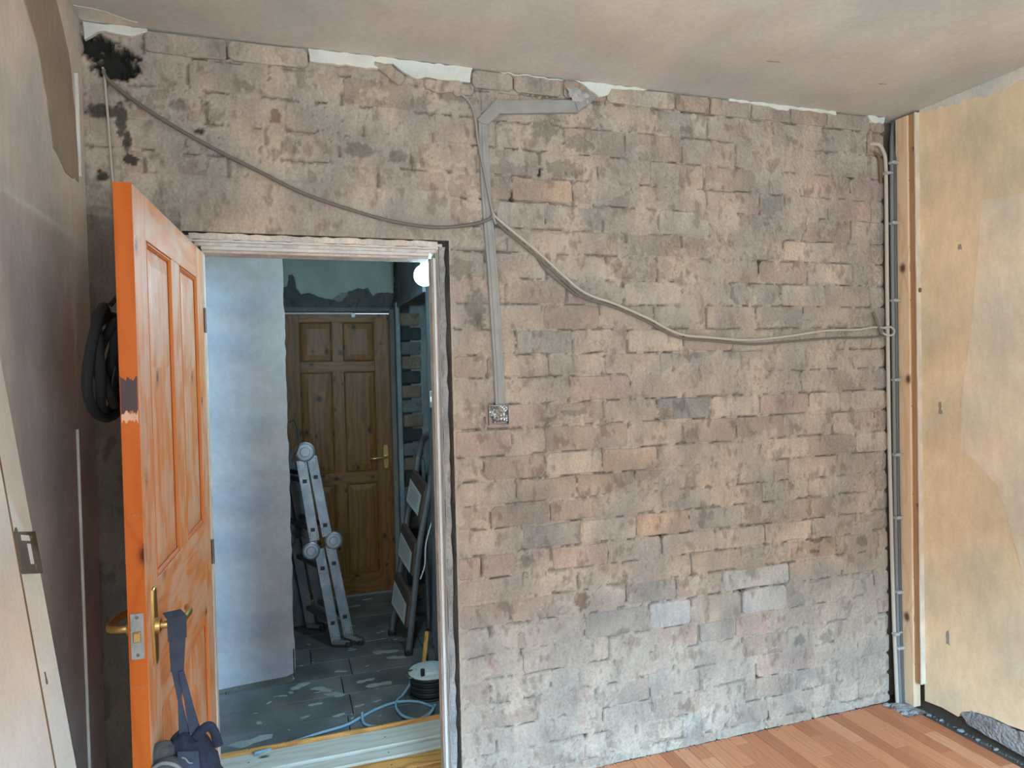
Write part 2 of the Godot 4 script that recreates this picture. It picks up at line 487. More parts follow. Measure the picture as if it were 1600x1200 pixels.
# ---- the brick wall as measured: bed joints (heights) and, course by course, upright joints (metres from the camera's plane)
const BED = [2.7, 2.627, 2.524, 2.419, 2.318, 2.224, 2.122, 2.03, 1.931, 1.836, 1.739, 1.645, 1.558, 1.457, 1.366, 1.265, 1.171, 1.078, 0.992, 0.896, 0.806, 0.716, 0.622, 0.513, 0.42, 0.325, 0.23, 0.135, 0.04, -0.055]
const PERPENDS = [
	[-0.56, -0.394, -0.148, 0.114, 0.406, 0.689, 0.852, 1.051, 1.239, 1.548, 1.713, 1.919, 2.12, 2.315, 2.561, 2.645],
	[-0.56, -0.268, -0.019, 0.223, 0.479, 0.725, 0.965, 1.215, 1.46, 1.705, 2.035, 2.302, 2.548, 2.645],
	[-0.56, -0.45, -0.215, 0.032, 0.293, 0.54, 0.78, 1.054, 1.319, 1.581, 1.841, 2.077, 2.321, 2.573, 2.645],
	[-0.56, -0.281, -0.034, 0.209, 0.459, 0.701, 0.952, 1.196, 1.437, 1.683, 1.936, 2.198, 2.45, 2.645],
	[-0.56, -0.404, -0.156, 0.095, 0.338, 0.587, 0.838, 1.087, 1.343, 1.695, 1.96, 2.09, 2.322, 2.567, 2.645],
	[0.59, 0.773, 0.97, 1.217, 1.464, 1.706, 1.909, 2.183, 2.449, 2.645],
	[0.59, 0.816, 1.058, 1.317, 1.569, 1.792, 2.076, 2.39, 2.645],
	[0.59, 0.724, 0.974, 1.224, 1.456, 1.704, 1.948, 2.204, 2.453, 2.645],
	[0.59, 0.803, 1.054, 1.3, 1.562, 1.813, 2.059, 2.3, 2.556, 2.645],
	[0.59, 0.701, 0.949, 1.191, 1.437, 1.682, 1.928, 2.18, 2.425, 2.645],
	[0.59, 0.837, 1.074, 1.31, 1.567, 1.813, 2.062, 2.303, 2.56, 2.645],
	[0.59, 0.723, 0.971, 1.206, 1.454, 1.703, 1.954, 2.202, 2.455, 2.645],
	[0.59, 0.822, 1.056, 1.321, 1.569, 1.819, 2.165, 2.326, 2.573, 2.645],
	[0.59, 0.709, 0.96, 1.202, 1.438, 1.693, 1.94, 2.198, 2.375, 2.436, 2.645],
	[0.59, 0.817, 0.955, 1.309, 1.559, 1.818, 2.067, 2.33, 2.571, 2.645],
	[0.59, 0.699, 0.947, 1.189, 1.438, 1.695, 1.941, 2.185, 2.459, 2.645],
	[0.59, 0.828, 1.078, 1.331, 1.579, 1.83, 2.086, 2.359, 2.645],
	[0.59, 0.723, 0.964, 1.21, 1.453, 1.695, 1.95, 2.198, 2.452, 2.645],
	[0.59, 0.847, 1.094, 1.334, 1.581, 1.836, 2.096, 2.331, 2.573, 2.645],
	[0.59, 0.682, 0.821, 0.965, 1.209, 1.449, 1.707, 1.956, 2.206, 2.455, 2.645],
	[0.59, 0.842, 1.076, 1.278, 1.588, 1.836, 2.089, 2.342, 2.586, 2.645],
	[0.59, 0.793, 1.061, 1.283, 1.515, 1.738, 2.08, 2.376, 2.645],
	[0.59, 0.71, 0.909, 1.097, 1.387, 1.583, 1.832, 2.065, 2.317, 2.558, 2.645],
	[0.59, 0.832, 1.024, 1.206, 1.417, 1.618, 1.795, 1.969, 2.159, 2.34, 2.58, 2.645],
	[0.59, 0.707, 0.951, 1.228, 1.496, 1.828, 2.07, 2.33, 2.564, 2.645],
	[0.59, 0.647, 0.896, 1.142, 1.383, 1.62, 1.902, 2.216, 2.458, 2.645],
	[0.59, 0.724, 0.95, 1.167, 1.391, 1.619, 1.841, 2.095, 2.335, 2.593, 2.645],
	[0.59, 0.849, 1.094, 1.313, 1.533, 1.741, 1.961, 2.201, 2.46, 2.645],
	[0.59, 0.71, 0.957, 1.21, 1.459, 1.699, 1.945, 2.197, 2.444, 2.645]
]
const CHIPS = [[2.578,2.565,0.036,0.03,0],[1.545,2.388,0.042,0.029,0],[1.878,2.58,0.036,0.019,0],[1.175,1.669,0.039,0.015,0],[0.948,2.342,0.018,0.015,0],[0.84,2.243,0.01,0.022,0],[2.481,0.766,0.026,0.029,1],[0.86,0.856,0.034,0.022,1],[1.261,0.53,0.029,0.013,1],[1.085,0.674,0.03,0.033,2],[-0.001,2.46,0.019,0.022,2],[-0.29,2.47,0.027,0.017,1],[-0.216,2.467,0.014,0.021,1],[-0.441,2.284,0.022,0.018,3],[-0.523,2.227,0.016,0.016,3],[-0.238,2.392,0.019,0.01,3],[0.612,2.593,0.053,0.023,1],[1.592,0.858,0.025,0.016,0],[1.485,1.658,0.012,0.013,0],[2.399,2.378,0.011,0.014,0],[2.461,2.433,0.015,0.023,0],[2.577,2.068,0.019,0.026,0],[1.955,2.009,0.02,0.027,0],[1.456,0.898,0.018,0.021,0],[2.651,1.982,0.019,0.015,0],[1.092,0.146,0.008,0.023,0],[1.211,0.072,0.011,0.026,0],[1.961,0.051,0.01,0.022,0],[0.834,0.546,0.01,0.025,0],[1.917,0.233,0.017,0.011,0],[1.971,0.243,0.01,0.011,0],[1.836,0.622,0.023,0.011,0],[1.958,0.632,0.02,0.011,0],[1.487,0.646,0.015,0.021,0],[0.973,2.497,0.048,0.034,1],[1.119,2.46,0.06,0.03,1],[1.049,2.356,0.081,0.034,1],[0.047,2.363,0.029,0.022,1],[0.272,2.369,0.049,0.027,1],[0.407,2.357,0.032,0.023,1],[2.228,0.794,0.028,0.011,2],[2.21,0.747,0.035,0.009,2],[0.682,1.811,0.035,0.071,1],[2.435,1.342,0.022,0.035,1],[2.133,0.363,0.031,0.028,1],[2.274,0.357,0.029,0.023,1],[0.632,1.963,0.044,0.038,1],[2.042,2.74,0.013,0.011,0],[0.96,1.393,0.042,0.012,1],[1.081,1.413,0.06,0.013,1],[1.479,1.396,0.036,0.024,1]]
const KNOWN = [[1.065,1.216,1],[1.311,1.21,6],[1.208,0.943,1],[1.46,0.935,6],[1.178,0.857,2],[1.482,0.825,1],[1.831,0.818,1],[2.073,0.827,1],[1.813,1.396,1],[2.074,1.402,2],[2.292,1.394,1],[2.529,1.229,1],[0.962,2.257,6],[0.866,2.158,1],[1.6,1.391,7],[0.97,1.807,2],[1.075,1.75,4],[0.953,1.677,3],[1.084,1.55,2],[1.847,0.667,5],[1.954,0.565,5],[1.47,0.553,5],[1.899,0.458,2],[0.689,1.31,2],[0.81,1.436,2],[2.166,1.189,1],[1.855,1.585,3],[0.962,0.939,3],[-0.016,2.668,1],[-0.253,2.654,0],[0.773,2.686,0],[0.951,2.689,0],[1.389,2.648,1],[2.008,2.682,0],[2.494,2.671,0],[1.33,1.929,1],[2.409,1.934,1],[2.127,1.902,1],[1.398,1.724,1],[2.19,1.578,0],[0.761,1.221,4],[1.06,1.126,4],[1.269,1.11,4],[0.834,1.045,4],[1.072,1.024,4],[1.658,1.201,0],[1.563,1.088,4],[1.651,0.898,3],[1.821,1.477,0],[1.642,0.435,3],[2.287,1.104,0],[1.617,2.185,1],[2.164,2.042,1],[1.143,0.547,3],[0.71,1.164,0],[1.076,1.225,1],[1.513,1.592,3],[2.324,1.203,4],[2.585,1.453,1],[1.664,1.509,0],[1.393,1.491,0],[1.42,1.412,0],[1.245,1.317,4],[1.567,1.3,4],[2.015,1.304,4],[2.398,1.314,0],[0.899,1.604,0],[0.728,0.885,2],[0.641,0.894,2],[1.323,1.621,0]]
const SMEARS = [[2.168,2.252,1.549,1.854,0.054],[1.98,1.25,1.239,1.035,0.063],[2.297,1.648,1.572,1.538,0.049],[1.729,1.614,1.482,1.54,0.034],[1.384,2.417,1.211,2.279,0.049],[2.14,2.57,1.969,2.406,0.049]]

# ---------------------------------------------------------------- the room
func build_room():
	# floor: laminate blocks in strips along the room, a gap with rubble at the right wall and in the corner
	var fl = base("floor", "orange-brown laminate floor of narrow wooden blocks", "floor", Vector3.ZERO, "", "structure")
	box_obj("slab", Vector3(1.05, -0.06, 2.0), Vector3(3.6, 0.1, 4.3), "dirt", fl)
	var w = 0.066
	var far = mb()
	for i in 50:
		var x = -0.565 + i * w
		var z = -0.008 - 0.37 * fposmod(i * 0.37, 1.0)
		while z < 3.9:
			var a = maxf(z, 0.002 if x < 2.58 else 0.137 + (i % 2) * 0.004)
			var b = z + 0.42
			if b - a > 0.03 and x + w < 2.712:
				if a < 1.3 and x > 0.4:
					box_obj("plank", Vector3(x + w / 2, -0.005 + rng.randf_range(-0.0005, 0.0005), (a + b) / 2), Vector3(w - 0.0012, 0.01, b - a - 0.0012), "laminate_%d" % [0, 1, 2, 0, 2, 3, 0, 1][rng.randi() % 8], fl, 0.0008)
				else:
					bx(far, Vector3(x + w / 2, -0.005, (a + b) / 2), Vector3(w - 0.0012, 0.01, b - a - 0.0012))
			z = b
	obj("plank_field", far, "laminate_0", fl).set_meta("kind", "stuff")

	var ce = base("ceiling", "pale dusty plaster ceiling with scuffs", "ceiling", Vector3.ZERO, "", "structure")
	box_obj("slab", Vector3(1.05, 2.75, 2.0), Vector3(3.6, 0.1, 4.3), "ceiling", ce)
	for p in [[1.72, 0.35, 0.05], [2.3, 0.3, 0.03], [0.9, 0.8, 0.03]]:
		var st = mb()
		prism(st, ragged(V2([p[0], p[1], p[0] + p[2], p[1] + 0.006, p[0] + p[2] * 1.1, p[1] + 0.012, p[0], p[1] + 0.007]), 0.01, 0.003, 3), 0.0, 0.002, Transform3D(Basis(Vector3(1, 0, 0), Vector3(0, 0, 1), Vector3(0, -1, 0)), Vector3(0, 2.7, 0)))
		obj("scuff", st, "mark", ce)
	var pa = mb()
	prism(pa, ragged(V2([-0.56, 0.02, -0.42, 0.02, -0.40, 0.05, -0.50, 0.10, -0.56, 0.11]), 0.02, 0.006, 4), 0.0, 0.0015, Transform3D(Basis(Vector3(1, 0, 0), Vector3(0, 0, 1), Vector3(0, -1, 0)), Vector3(0, 2.7, 0)))
	obj("plaster_patch", pa, "torn_paper", ce)

	# left wall
	var wl = base("wall_left", "tan and grey bare plaster wall with a curved brown patch", "wall", Vector3.ZERO, "", "structure")
	for q in [[0.625, 1.35, 2.8, 4.45], [3.30, 0.40, 0.9, 0.9], [3.30, 2.50, 0.5, 0.9], [3.95, 1.35, 2.8, 0.4]]:      # the plaster leaves an opening for the added side window behind the camera
		if q[0] < 1.0: box_obj("plaster", Vector3(-0.64, q[1], 1.375), Vector3(0.14, q[2], 2.95), "plaster_left", wl)
		else: box_obj("plaster", Vector3(-0.64, q[1], q[0]), Vector3(0.14, q[2], q[3]), "plaster_left", wl)
	var st = mb()
	prism(st, ragged(V2([2.7, 0.62, 2.507, 0.513, 2.438, 0.43, 2.333, 0.367, 2.212, 0.328, 2.174, 0.217, 2.182, 0.087, 2.36, 0.10, 2.51, 0.13, 2.60, 0.20, 2.642, 0.249, 2.7, 0.33]), 0.03, 0.006, 7), 0.0, 0.0025, on_left(-0.57))
	obj("skim_patch", st, "skim_brown", wl)
	box_obj("corner_bead", Vector3(-0.567, 2.355, 0.082), Vector3(0.012, 0.31, 0.008), "white_paint", wl, 0.001)
	box_obj("corner_bead", Vector3(-0.568, 0.92, 0.20), Vector3(0.010, 1.05, 0.006), "white_paint", wl, 0.001)

	# right wall: plaster ends above the floor in a ragged edge
	var wr = base("wall_right", "warm yellow-tan plaster wall with paler filler patches", "wall", Vector3.ZERO, "", "structure")
	box_obj("masonry", Vector3(2.81, 1.35, 2.0), Vector3(0.14, 2.8, 4.3), "dirt", wr)
	st = mb()
	prism(st, V2([2.7, 0.12, 2.7, 4.0, 0.10, 4.0, 0.11, 1.2, 0.122, 0.557, 0.114, 0.494, 0.114, 0.429, 0.103, 0.36, 0.088, 0.323, 0.078, 0.30, 0.045, 0.278, 0.05, 0.2, 0.041, 0.116]), 0.02, 0.0, on_right(2.72))
	obj("plaster", st, "plaster_right", wr)
	st = mb()
	prism(st, ragged(V2([2.231, 0.409, 2.216, 0.575, 2.2, 1.2, 0.735, 1.2, 0.735, 0.562, 1.071, 0.464, 1.21, 0.306, 1.414, 0.308, 1.749, 0.36]), 0.04, 0.004, 8), 0.0, -0.0015, on_right(2.72))
	obj("filler_patch", st, "skim_pale", wr)
	st = mb()
	prism(st, ragged(V2([2.69, 0.125, 2.684, 0.165, 2.68, 0.228, 2.655, 0.316, 2.66, 0.372, 2.64, 0.44, 2.645, 0.517, 2.655, 0.65, 2.64, 1.2, 2.66, 2.2, 2.7, 2.2, 2.7, 0.125]), 0.02, 0.012, 9), 0.0, -0.003, on_right(2.72))
	obj("torn_edge", st, "torn_paper", wr)
	st = mb()
	prism(st, ragged(V2([0.062, 0.29, 0.10, 0.34, 0.108, 0.42, 0.104, 0.50, 0.128, 0.60, 0.12, 1.4, 0.02, 1.4, 0.02, 0.557, 0.026, 0.401, 0.032, 0.322]), 0.02, 0.006, 10), 0.012, -0.004, on_right(2.722))
	obj("mortar_patch", st, "grey_mortar", wr)
	for p in [[1.35, 0.20, 0.05], [0.345, 0.225, 0.055], [2.05, 0.3, 0.02], [1.9, 0.42, 0.015]]:
		st = mb()
		prism(st, ragged(V2([p[0], p[1], p[0] + p[2], p[1] + 0.002, p[0] + p[2] * 1.1, p[1] + 0.014, p[0], p[1] + 0.018]), 0.01, 0.004, 5), 0.0, -0.0012, on_right(2.72))
		obj("scuff", st, "mark", wr)

	# the wall behind the camera with the window that lights the room
	var wf = base("wall_front", "plain wall with a wide window opposite the brick wall", "wall", Vector3.ZERO, "", "structure")
	var x0 = 0.45; var x1 = 2.12; var y0 = 0.75; var y1 = 2.25
	box_obj("plaster", Vector3((-0.7 + x0) / 2, 1.35, 4.06), Vector3(x0 + 0.7, 2.8, 0.2), "front_wall", wf)
	box_obj("plaster", Vector3((x1 + 2.86) / 2, 1.35, 4.06), Vector3(2.86 - x1, 2.8, 0.2), "front_wall", wf)
	box_obj("plaster", Vector3((x0 + x1) / 2, (y0 - 0.05) / 2, 4.06), Vector3(x1 - x0, y0 + 0.05, 0.2), "front_wall", wf)
	box_obj("plaster", Vector3((x0 + x1) / 2, (y1 + 2.75) / 2, 4.06), Vector3(x1 - x0, 2.75 - y1, 0.2), "front_wall", wf)
	var wi = base("window_1", "white framed window in the wall behind the camera", "window", Vector3.ZERO, "", "structure")
	st = mb()
	for y in [y0 + 0.02, y1 - 0.02]: bx(st, Vector3((x0 + x1) / 2, y, 4.06), Vector3(x1 - x0, 0.04, 0.06), 0.004)
	for x in [x0 + 0.02, (x0 + x1) / 2, x1 - 0.02]: bx(st, Vector3(x, (y0 + y1) / 2, 4.06), Vector3(0.04, y1 - y0 - 0.08, 0.06), 0.004)
	obj("window_frame", st, "white_plastic", wi)
	var w2 = base("window_2", "white framed window added out of view in the left wall to light the right wall", "window", Vector3.ZERO, "", "structure")  # added out of view for its light on the right wall
	st = mb()
	for y in [0.87, 2.23]: bx(st, Vector3(-0.64, y, 3.30), Vector3(0.06, 0.04, 0.90), 0.004)
	for z in [2.87, 3.73]: bx(st, Vector3(-0.64, 1.55, z), Vector3(0.06, 1.32, 0.04), 0.004)
	obj("window_frame", st, "white_plastic", w2)
	box_obj("pane", Vector3(-0.64, 1.55, 3.30), Vector3(0.004, 1.32, 0.82), "glass", w2)
	for s in [-1, 1]: box_obj("pane", Vector3((x0 + x1) / 2 + s * (x1 - x0) / 4, (y0 + y1) / 2, 4.06), Vector3((x1 - x0) / 2 - 0.06, y1 - y0 - 0.08, 0.004), "glass", wi)

# ---------------------------------------------------------------- the brick wall
func ell(x, y, c, rx, ry):
	return Vector2((x - c.x) / rx, (y - c.y) / ry).length()

func brick_mesh(x0, x1, y0, y1, zf, back, r) -> ArrayMesh:
	var j = func(a): return r.randf_range(-a, a)
	var k = r.randf_range(0.006, 0.014)
	var xm = lerpf(x0, x1, r.randf_range(0.35, 0.65))
	var o := [Vector2(x0 + k, y0 + j.call(0.002)), Vector2(xm, y0 + j.call(0.003)), Vector2(x1 - k, y0 + j.call(0.002)), Vector2(x1 + j.call(0.002), y0 + k), Vector2(x1 + j.call(0.002), y1 - k), Vector2(x1 - k, y1 + j.call(0.002)), Vector2(xm + j.call(0.03), y1 + j.call(0.003)), Vector2(x0 + k, y1 + j.call(0.002)), Vector2(x0 + j.call(0.002), y1 - k), Vector2(x0 + j.call(0.002), y0 + k)]
	var cen = Vector2((x0 + x1) / 2, (y0 + y1) / 2)
	var tx = j.call(0.010)
	var ty = j.call(0.018)
	var st = mb()
	var fr := []
	for p in o:
		var q = p - (p - cen).normalized() * r.randf_range(0.003, 0.006)
		fr.append(Vector3(q.x, q.y, zf + (q.x - cen.x) * tx + (q.y - cen.y) * ty))
	var mid = Vector3(cen.x, cen.y, zf + r.randf_range(0.0, 0.0015))
	for i in o.size():
		var n2 = (i + 1) % o.size()
		var a3 = fr[i]; var b3 = fr[n2]
		var nn = (a3 - mid).cross(b3 - mid).normalized()
		tri(st, mid, a3, b3, nn if nn.z > 0 else -nn)
		var e = (o[n2] - o[i]).normalized()
		var out = Vector3(e.y, -e.x, 0)
		var a4 = Vector3(o[i].x, o[i].y, fr[i].z - 0.004); var b4 = Vector3(o[n2].x, o[n2].y, fr[n2].z - 0.004)
		quad(st, a3, b3, b4, a4, (out + Vector3(0, 0, 1)).normalized())
		quad(st, a4, b4, Vector3(o[n2].x, o[n2].y, back), Vector3(o[i].x, o[i].y, back), out)
	return st.commit()

func build_brick_wall():
	var wb = base("wall_back", "bare brick wall smeared with old grey-brown mortar", "wall", Vector3.ZERO, "", "structure")
	# the masonry behind the face
	var st = mb()
	bx(st, Vector3(-0.46, 1.03, -0.10), Vector3(0.36, 2.06, 0.11))
	bx(st, Vector3(1.66, 1.35, -0.10), Vector3(2.19, 2.7, 0.11))
	bx(st, Vector3(0.0, 2.38, -0.10), Vector3(1.26, 0.64, 0.11))
	obj("masonry_core", st, "masonry", wb)
	var r := RandomNumberGenerator.new()
	r.seed = 77
	# bricks course by course
	var mats := []
	for i in 8: mats.append(M["brick_%d" % i])
	var mesh_count := 0
	var soot_at = Vector2(-0.47, 2.58)
	for k in PERPENDS.size():
		var xs = PERPENDS[k]
		var yt = BED[k] - 0.004
		var yb = maxf(BED[k + 1] + 0.004, 0.002)
		if yt - yb < 0.012: continue
		for i in xs.size() - 1:
			var x0 = xs[i] + 0.004
			var x1 = xs[i + 1] - 0.004
			var cx = (x0 + x1) / 2
			var cy = (yt + yb) / 2
			if k == 0 and x0 < 0.68 and x1 > 0.13: continue
			if (k == 0 or k == 1) and x0 < -0.40: continue
			if cx < 0.60 and k >= 5: continue
			var zf = r.randf_range(-0.003, 0.0025)
			var tone = [0, 0, 0, 4, 4, 3, 2, 0, 4][r.randi() % 9]
			if cx < 0.62: zf -= 0.0015
			for q in KNOWN:
				if q[0] > x0 and q[0] < x1 and q[1] > yb - 0.006 and q[1] < yt + 0.006:
					tone = q[2]
					zf = 0.0045 if tone in [1, 2, 5, 6] else 0.003
			if k == 0: zf = 0.012 if cx < 0.3 else 0.009
			var o := MeshInstance3D.new()
			o.name = numbered(wb, "brick")
			o.mesh = brick_mesh(x0, x1, yb, yt, zf, -0.045, r)
			o.material_override = mats[tone]
			wb.add_child(o, true)
			mesh_count += 1
	# the mortar bed: a fine relief with cracked joints, smeared over part of the bricks
	var n1 := FastNoiseLite.new()
	n1.seed = 5; n1.frequency = 6.0; n1.fractal_octaves = 3
	var n2 := FastNoiseLite.new()
	n2.seed = 6; n2.frequency = 30.0; n2.fractal_octaves = 3
	var n3 := FastNoiseLite.new()
	n3.seed = 8; n3.frequency = 4.0; n3.fractal_octaves = 2
	var n4 := FastNoiseLite.new()
	n4.seed = 41; n4.frequency = 46.0; n4.fractal_octaves = 2
	var step := 0.006
	var nx := int((2.645 + 0.57) / step) + 1
	var ny := int(2.7 / step) + 1
	var pos := PackedVector3Array()
	var col := PackedColorArray()
	pos.resize(nx * ny)
	col.resize(nx * ny)
	for iy in ny:
		var y = minf(iy * step, 2.699)
		var k := 0
		while k < 28 and BED[k + 1] > y: k += 1
		var near: Array = []
		for c in CHIPS:
			if absf(y - c[1]) < c[3] * 1.6: near.append(c)
		for ix in nx:
			var x = -0.57 + ix * step
			var a = n1.get_noise_2d(x, y)
			var b = n2.get_noise_2d(x, y)
			var h = -0.0004 + a * 0.0050 + b * 0.0028
			var shade := 1.0
			var plain = x < 0.60 and y < 2.25
			if plain: h = 0.004 + a * 0.003 + b * 0.0012
			else:
				# cracked joints
				var wav = n3.get_noise_2d(x * 1.6, y * 0.3 + 9.0) * 0.010 + b * 0.006
				var d := 1.0
				var g = n3.get_noise_2d(x * 2.2 + k * 3.7, k * 5.3)
				if absf(y - BED[k] - wav) < 0.0045: g = n3.get_noise_2d(x * 2.2 + k * 3.7, k * 5.3); d = absf(y - BED[k] - wav)
				elif absf(y - BED[k + 1] - wav) < 0.0045: g = n3.get_noise_2d(x * 2.2 + (k + 1) * 3.7, (k + 1) * 5.3); d = absf(y - BED[k + 1] - wav)
				var heavy = 0.17 if x < 0.62 else (-0.04 if y > 0.75 else 0.10)
				if d < 0.0045 and g > heavy:
					h -= 0.012 * clampf((g - heavy) * 8.0, 0.0, 1.0); shade = 0.62
				else:
					for px in PERPENDS[mini(k, 28)]:
						if absf(px - x + a * 0.008) < 0.0048 and px > -0.5 and px < 2.6:
							var g2 = n3.get_noise_2d(px * 11.0, y * 2.6 + 30.0)
							if g2 > heavy - 0.04: h -= 0.010; shade = 0.66
			if a > -0.05 and not plain and n4.get_noise_2d(x, y) > (0.50 if x > 0.6 else 0.56):
				h -= 0.005; shade *= 0.60
			for s in SMEARS:
				var sa = Vector2(s[0], s[1]); var sb = Vector2(s[2], s[3])
				var q = Geometry2D.get_closest_point_to_segment(Vector2(x, y), sa, sb)
				var dd = q.distance_to(Vector2(x, y)) / (s[4] * 1.3)
				if dd < 1.0:
					var f = (1.0 - dd * dd) * (1.0 if b > -0.25 else 0.3)
					h = maxf(h, lerpf(h, 0.0062, f)); shade = lerpf(shade, 1.24, minf(f * 1.1, 1.0))
			var tint = Color(shade, shade, shade)
			for c in near:
				var e = ell(x, y, Vector2(c[0], c[1]), c[2], c[3]) + b * 0.7
				if e < 1.15:
					var f = clampf((1.15 - e) * 4.0, 0.0, 1.0)
					match c[4]:
						0: h -= 0.016 * f; tint = tint.lerp(Color(0.16, 0.15, 0.14), f)
						1: h = maxf(h, 0.0045); tint = tint.lerp(Color(0.48, 0.50, 0.50), f * 0.75)
						2: h = maxf(h, 0.005); tint = tint.lerp(Color(0.42, 0.31, 0.24), f * 0.8)
						3: h = maxf(h, 0.004); tint = tint.lerp(Color(0.09, 0.10, 0.09), f * 0.95)
			# soot round the hole high in the left corner
			if x < -0.36 and y > 2.2:
				var e1 = minf(ell(x, y, Vector2(-0.475, 2.585), 0.075, 0.048), ell(x, y, Vector2(-0.53, 2.63), 0.055, 0.04)) + b * 0.5 + a * 0.4
				var e2 = minf(ell(x, y, Vector2(-0.515, 2.43), 0.05, 0.022), minf(ell(x, y, Vector2(-0.465, 2.41), 0.016, 0.05), ell(x, y, Vector2(-0.45, 2.345), 0.012, 0.03))) + b * 0.5
				if e1 < 1.1:
					var f = clampf((1.1 - e1) * 4.0, 0.0, 1.0)
					h -= 0.034 * clampf((0.95 - e1) * 3.0, 0.0, 1.0); tint = tint.lerp(Color(0.045, 0.05, 0.045), f)
				elif e2 < 1.2:
					var f = clampf((1.2 - e2) * 3.0, 0.0, 1.0)
					h = maxf(h, 0.002); tint = tint.lerp(Color(0.10, 0.11, 0.10), f * 0.9)
			# shade behind the open door, painted into the strip beside the frame
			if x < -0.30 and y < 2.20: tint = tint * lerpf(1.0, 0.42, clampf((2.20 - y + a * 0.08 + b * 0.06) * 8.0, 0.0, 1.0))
			# rubble band under the torn ceiling edge
			if y > 2.60 and x > 0.12 and x < 0.70: h += 0.006 * a + 0.004 * b - 0.002
			var edge = n3.get_noise_2d(40.0, y * 3.0) * 0.006
			pos[iy * nx + ix] = Vector3(x, y, h)
			if x > 2.625 + edge: pos[iy * nx + ix].z -= (x - 2.625 - edge) * 0.9
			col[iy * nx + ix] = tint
	st = mb()
	st.set_smooth_group(0)
	var index := PackedInt32Array()
	var nor := PackedVector3Array()
	nor.resize(nx * ny)
	for iy in ny:
		for ix in nx:
			var p = pos[iy * nx + ix]
			var l = pos[iy * nx + maxi(ix - 1, 0)]; var rr = pos[iy * nx + mini(ix + 1, nx - 1)]
			var u = pos[mini(iy + 1, ny - 1) * nx + ix]; var d = pos[maxi(iy - 1, 0) * nx + ix]
			nor[iy * nx + ix] = (rr - l).cross(u - d).normalized()
			if ix == nx - 1 or iy == ny - 1: continue
			var cx = p.x + step / 2; var cy = p.y + step / 2
			if cx > -0.30 and cx < 0.586 and cy < 2.066: continue
			var q = iy * nx + ix
			for t in [q, q + nx, q + nx + 1, q, q + nx + 1, q + 1]: index.append(t)
	var arr := []
	arr.resize(Mesh.ARRAY_MAX)
	arr[Mesh.ARRAY_VERTEX] = pos
	arr[Mesh.ARRAY_NORMAL] = nor
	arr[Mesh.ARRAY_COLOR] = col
	arr[Mesh.ARRAY_INDEX] = index
	var am := ArrayMesh.new()
	am.add_surface_from_arrays(Mesh.PRIMITIVE_TRIANGLES, arr)
	var bed := MeshInstance3D.new()
	bed.name = "mortar_bed"
	bed.mesh = am
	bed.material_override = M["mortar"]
	wb.add_child(bed)
	# torn white ceiling edge left on the head of the wall
	var strips = [[0.111, 2.699, 0.116, 2.656, 0.15, 2.654, 0.346, 2.657, 0.366, 2.672, 0.40, 2.679, 0.436, 2.655, 0.486, 2.634, 0.516, 2.646, 0.575, 2.641, 0.681, 2.645, 0.691, 2.699], [1.106, 2.699, 1.201, 2.645, 1.243, 2.658, 1.257, 2.682, 1.40, 2.690, 1.42, 2.699], [-0.56, 2.699, -0.557, 2.644, -0.521, 2.672, -0.481, 2.672, -0.427, 2.668, -0.38, 2.69, -0.38, 2.699], [1.80, 2.699, 1.80, 2.690, 2.0, 2.687, 2.05, 2.677, 2.10, 2.677, 2.11, 2.688, 2.3, 2.688, 2.36, 2.682, 2.36, 2.699], [2.54, 2.699, 2.56, 2.672, 2.63, 2.668, 2.64, 2.699], [0.80, 2.699, 0.81, 2.693, 1.05, 2.692, 1.05, 2.699]]
	for i in strips.size():
		st = mb()
		prism(st, ragged(V2(strips[i]), 0.02, 0.004, 20 + i), 0.0, 0.016, Transform3D.IDENTITY, 0.002)
		obj("plaster_remnant", st, "white_paint", wb)
	for p in [[0.385, 2.655, 0.06, 0.02, -0.6], [0.60, 2.622, 0.055, 0.022, 0.1], [0.655, 2.615, 0.04, 0.02, 0.2], [0.54, 2.62, 0.03, 0.02, -0.3]]:
		var mm = brick_mesh(-p[2], p[2], -p[3], p[3], 0.012, -0.02, r)
		var o := MeshInstance3D.new()
		o.name = numbered(wb, "mortar_lump")
		o.mesh = mm
		o.material_override = M["mortar"] if false else M["brick_0"]
		o.transform = Transform3D(Basis(Vector3(0, 0, 1), p[4]), Vector3(p[0], p[1], 0.004))
		wb.add_child(o, true)
	print("bricks ", mesh_count)

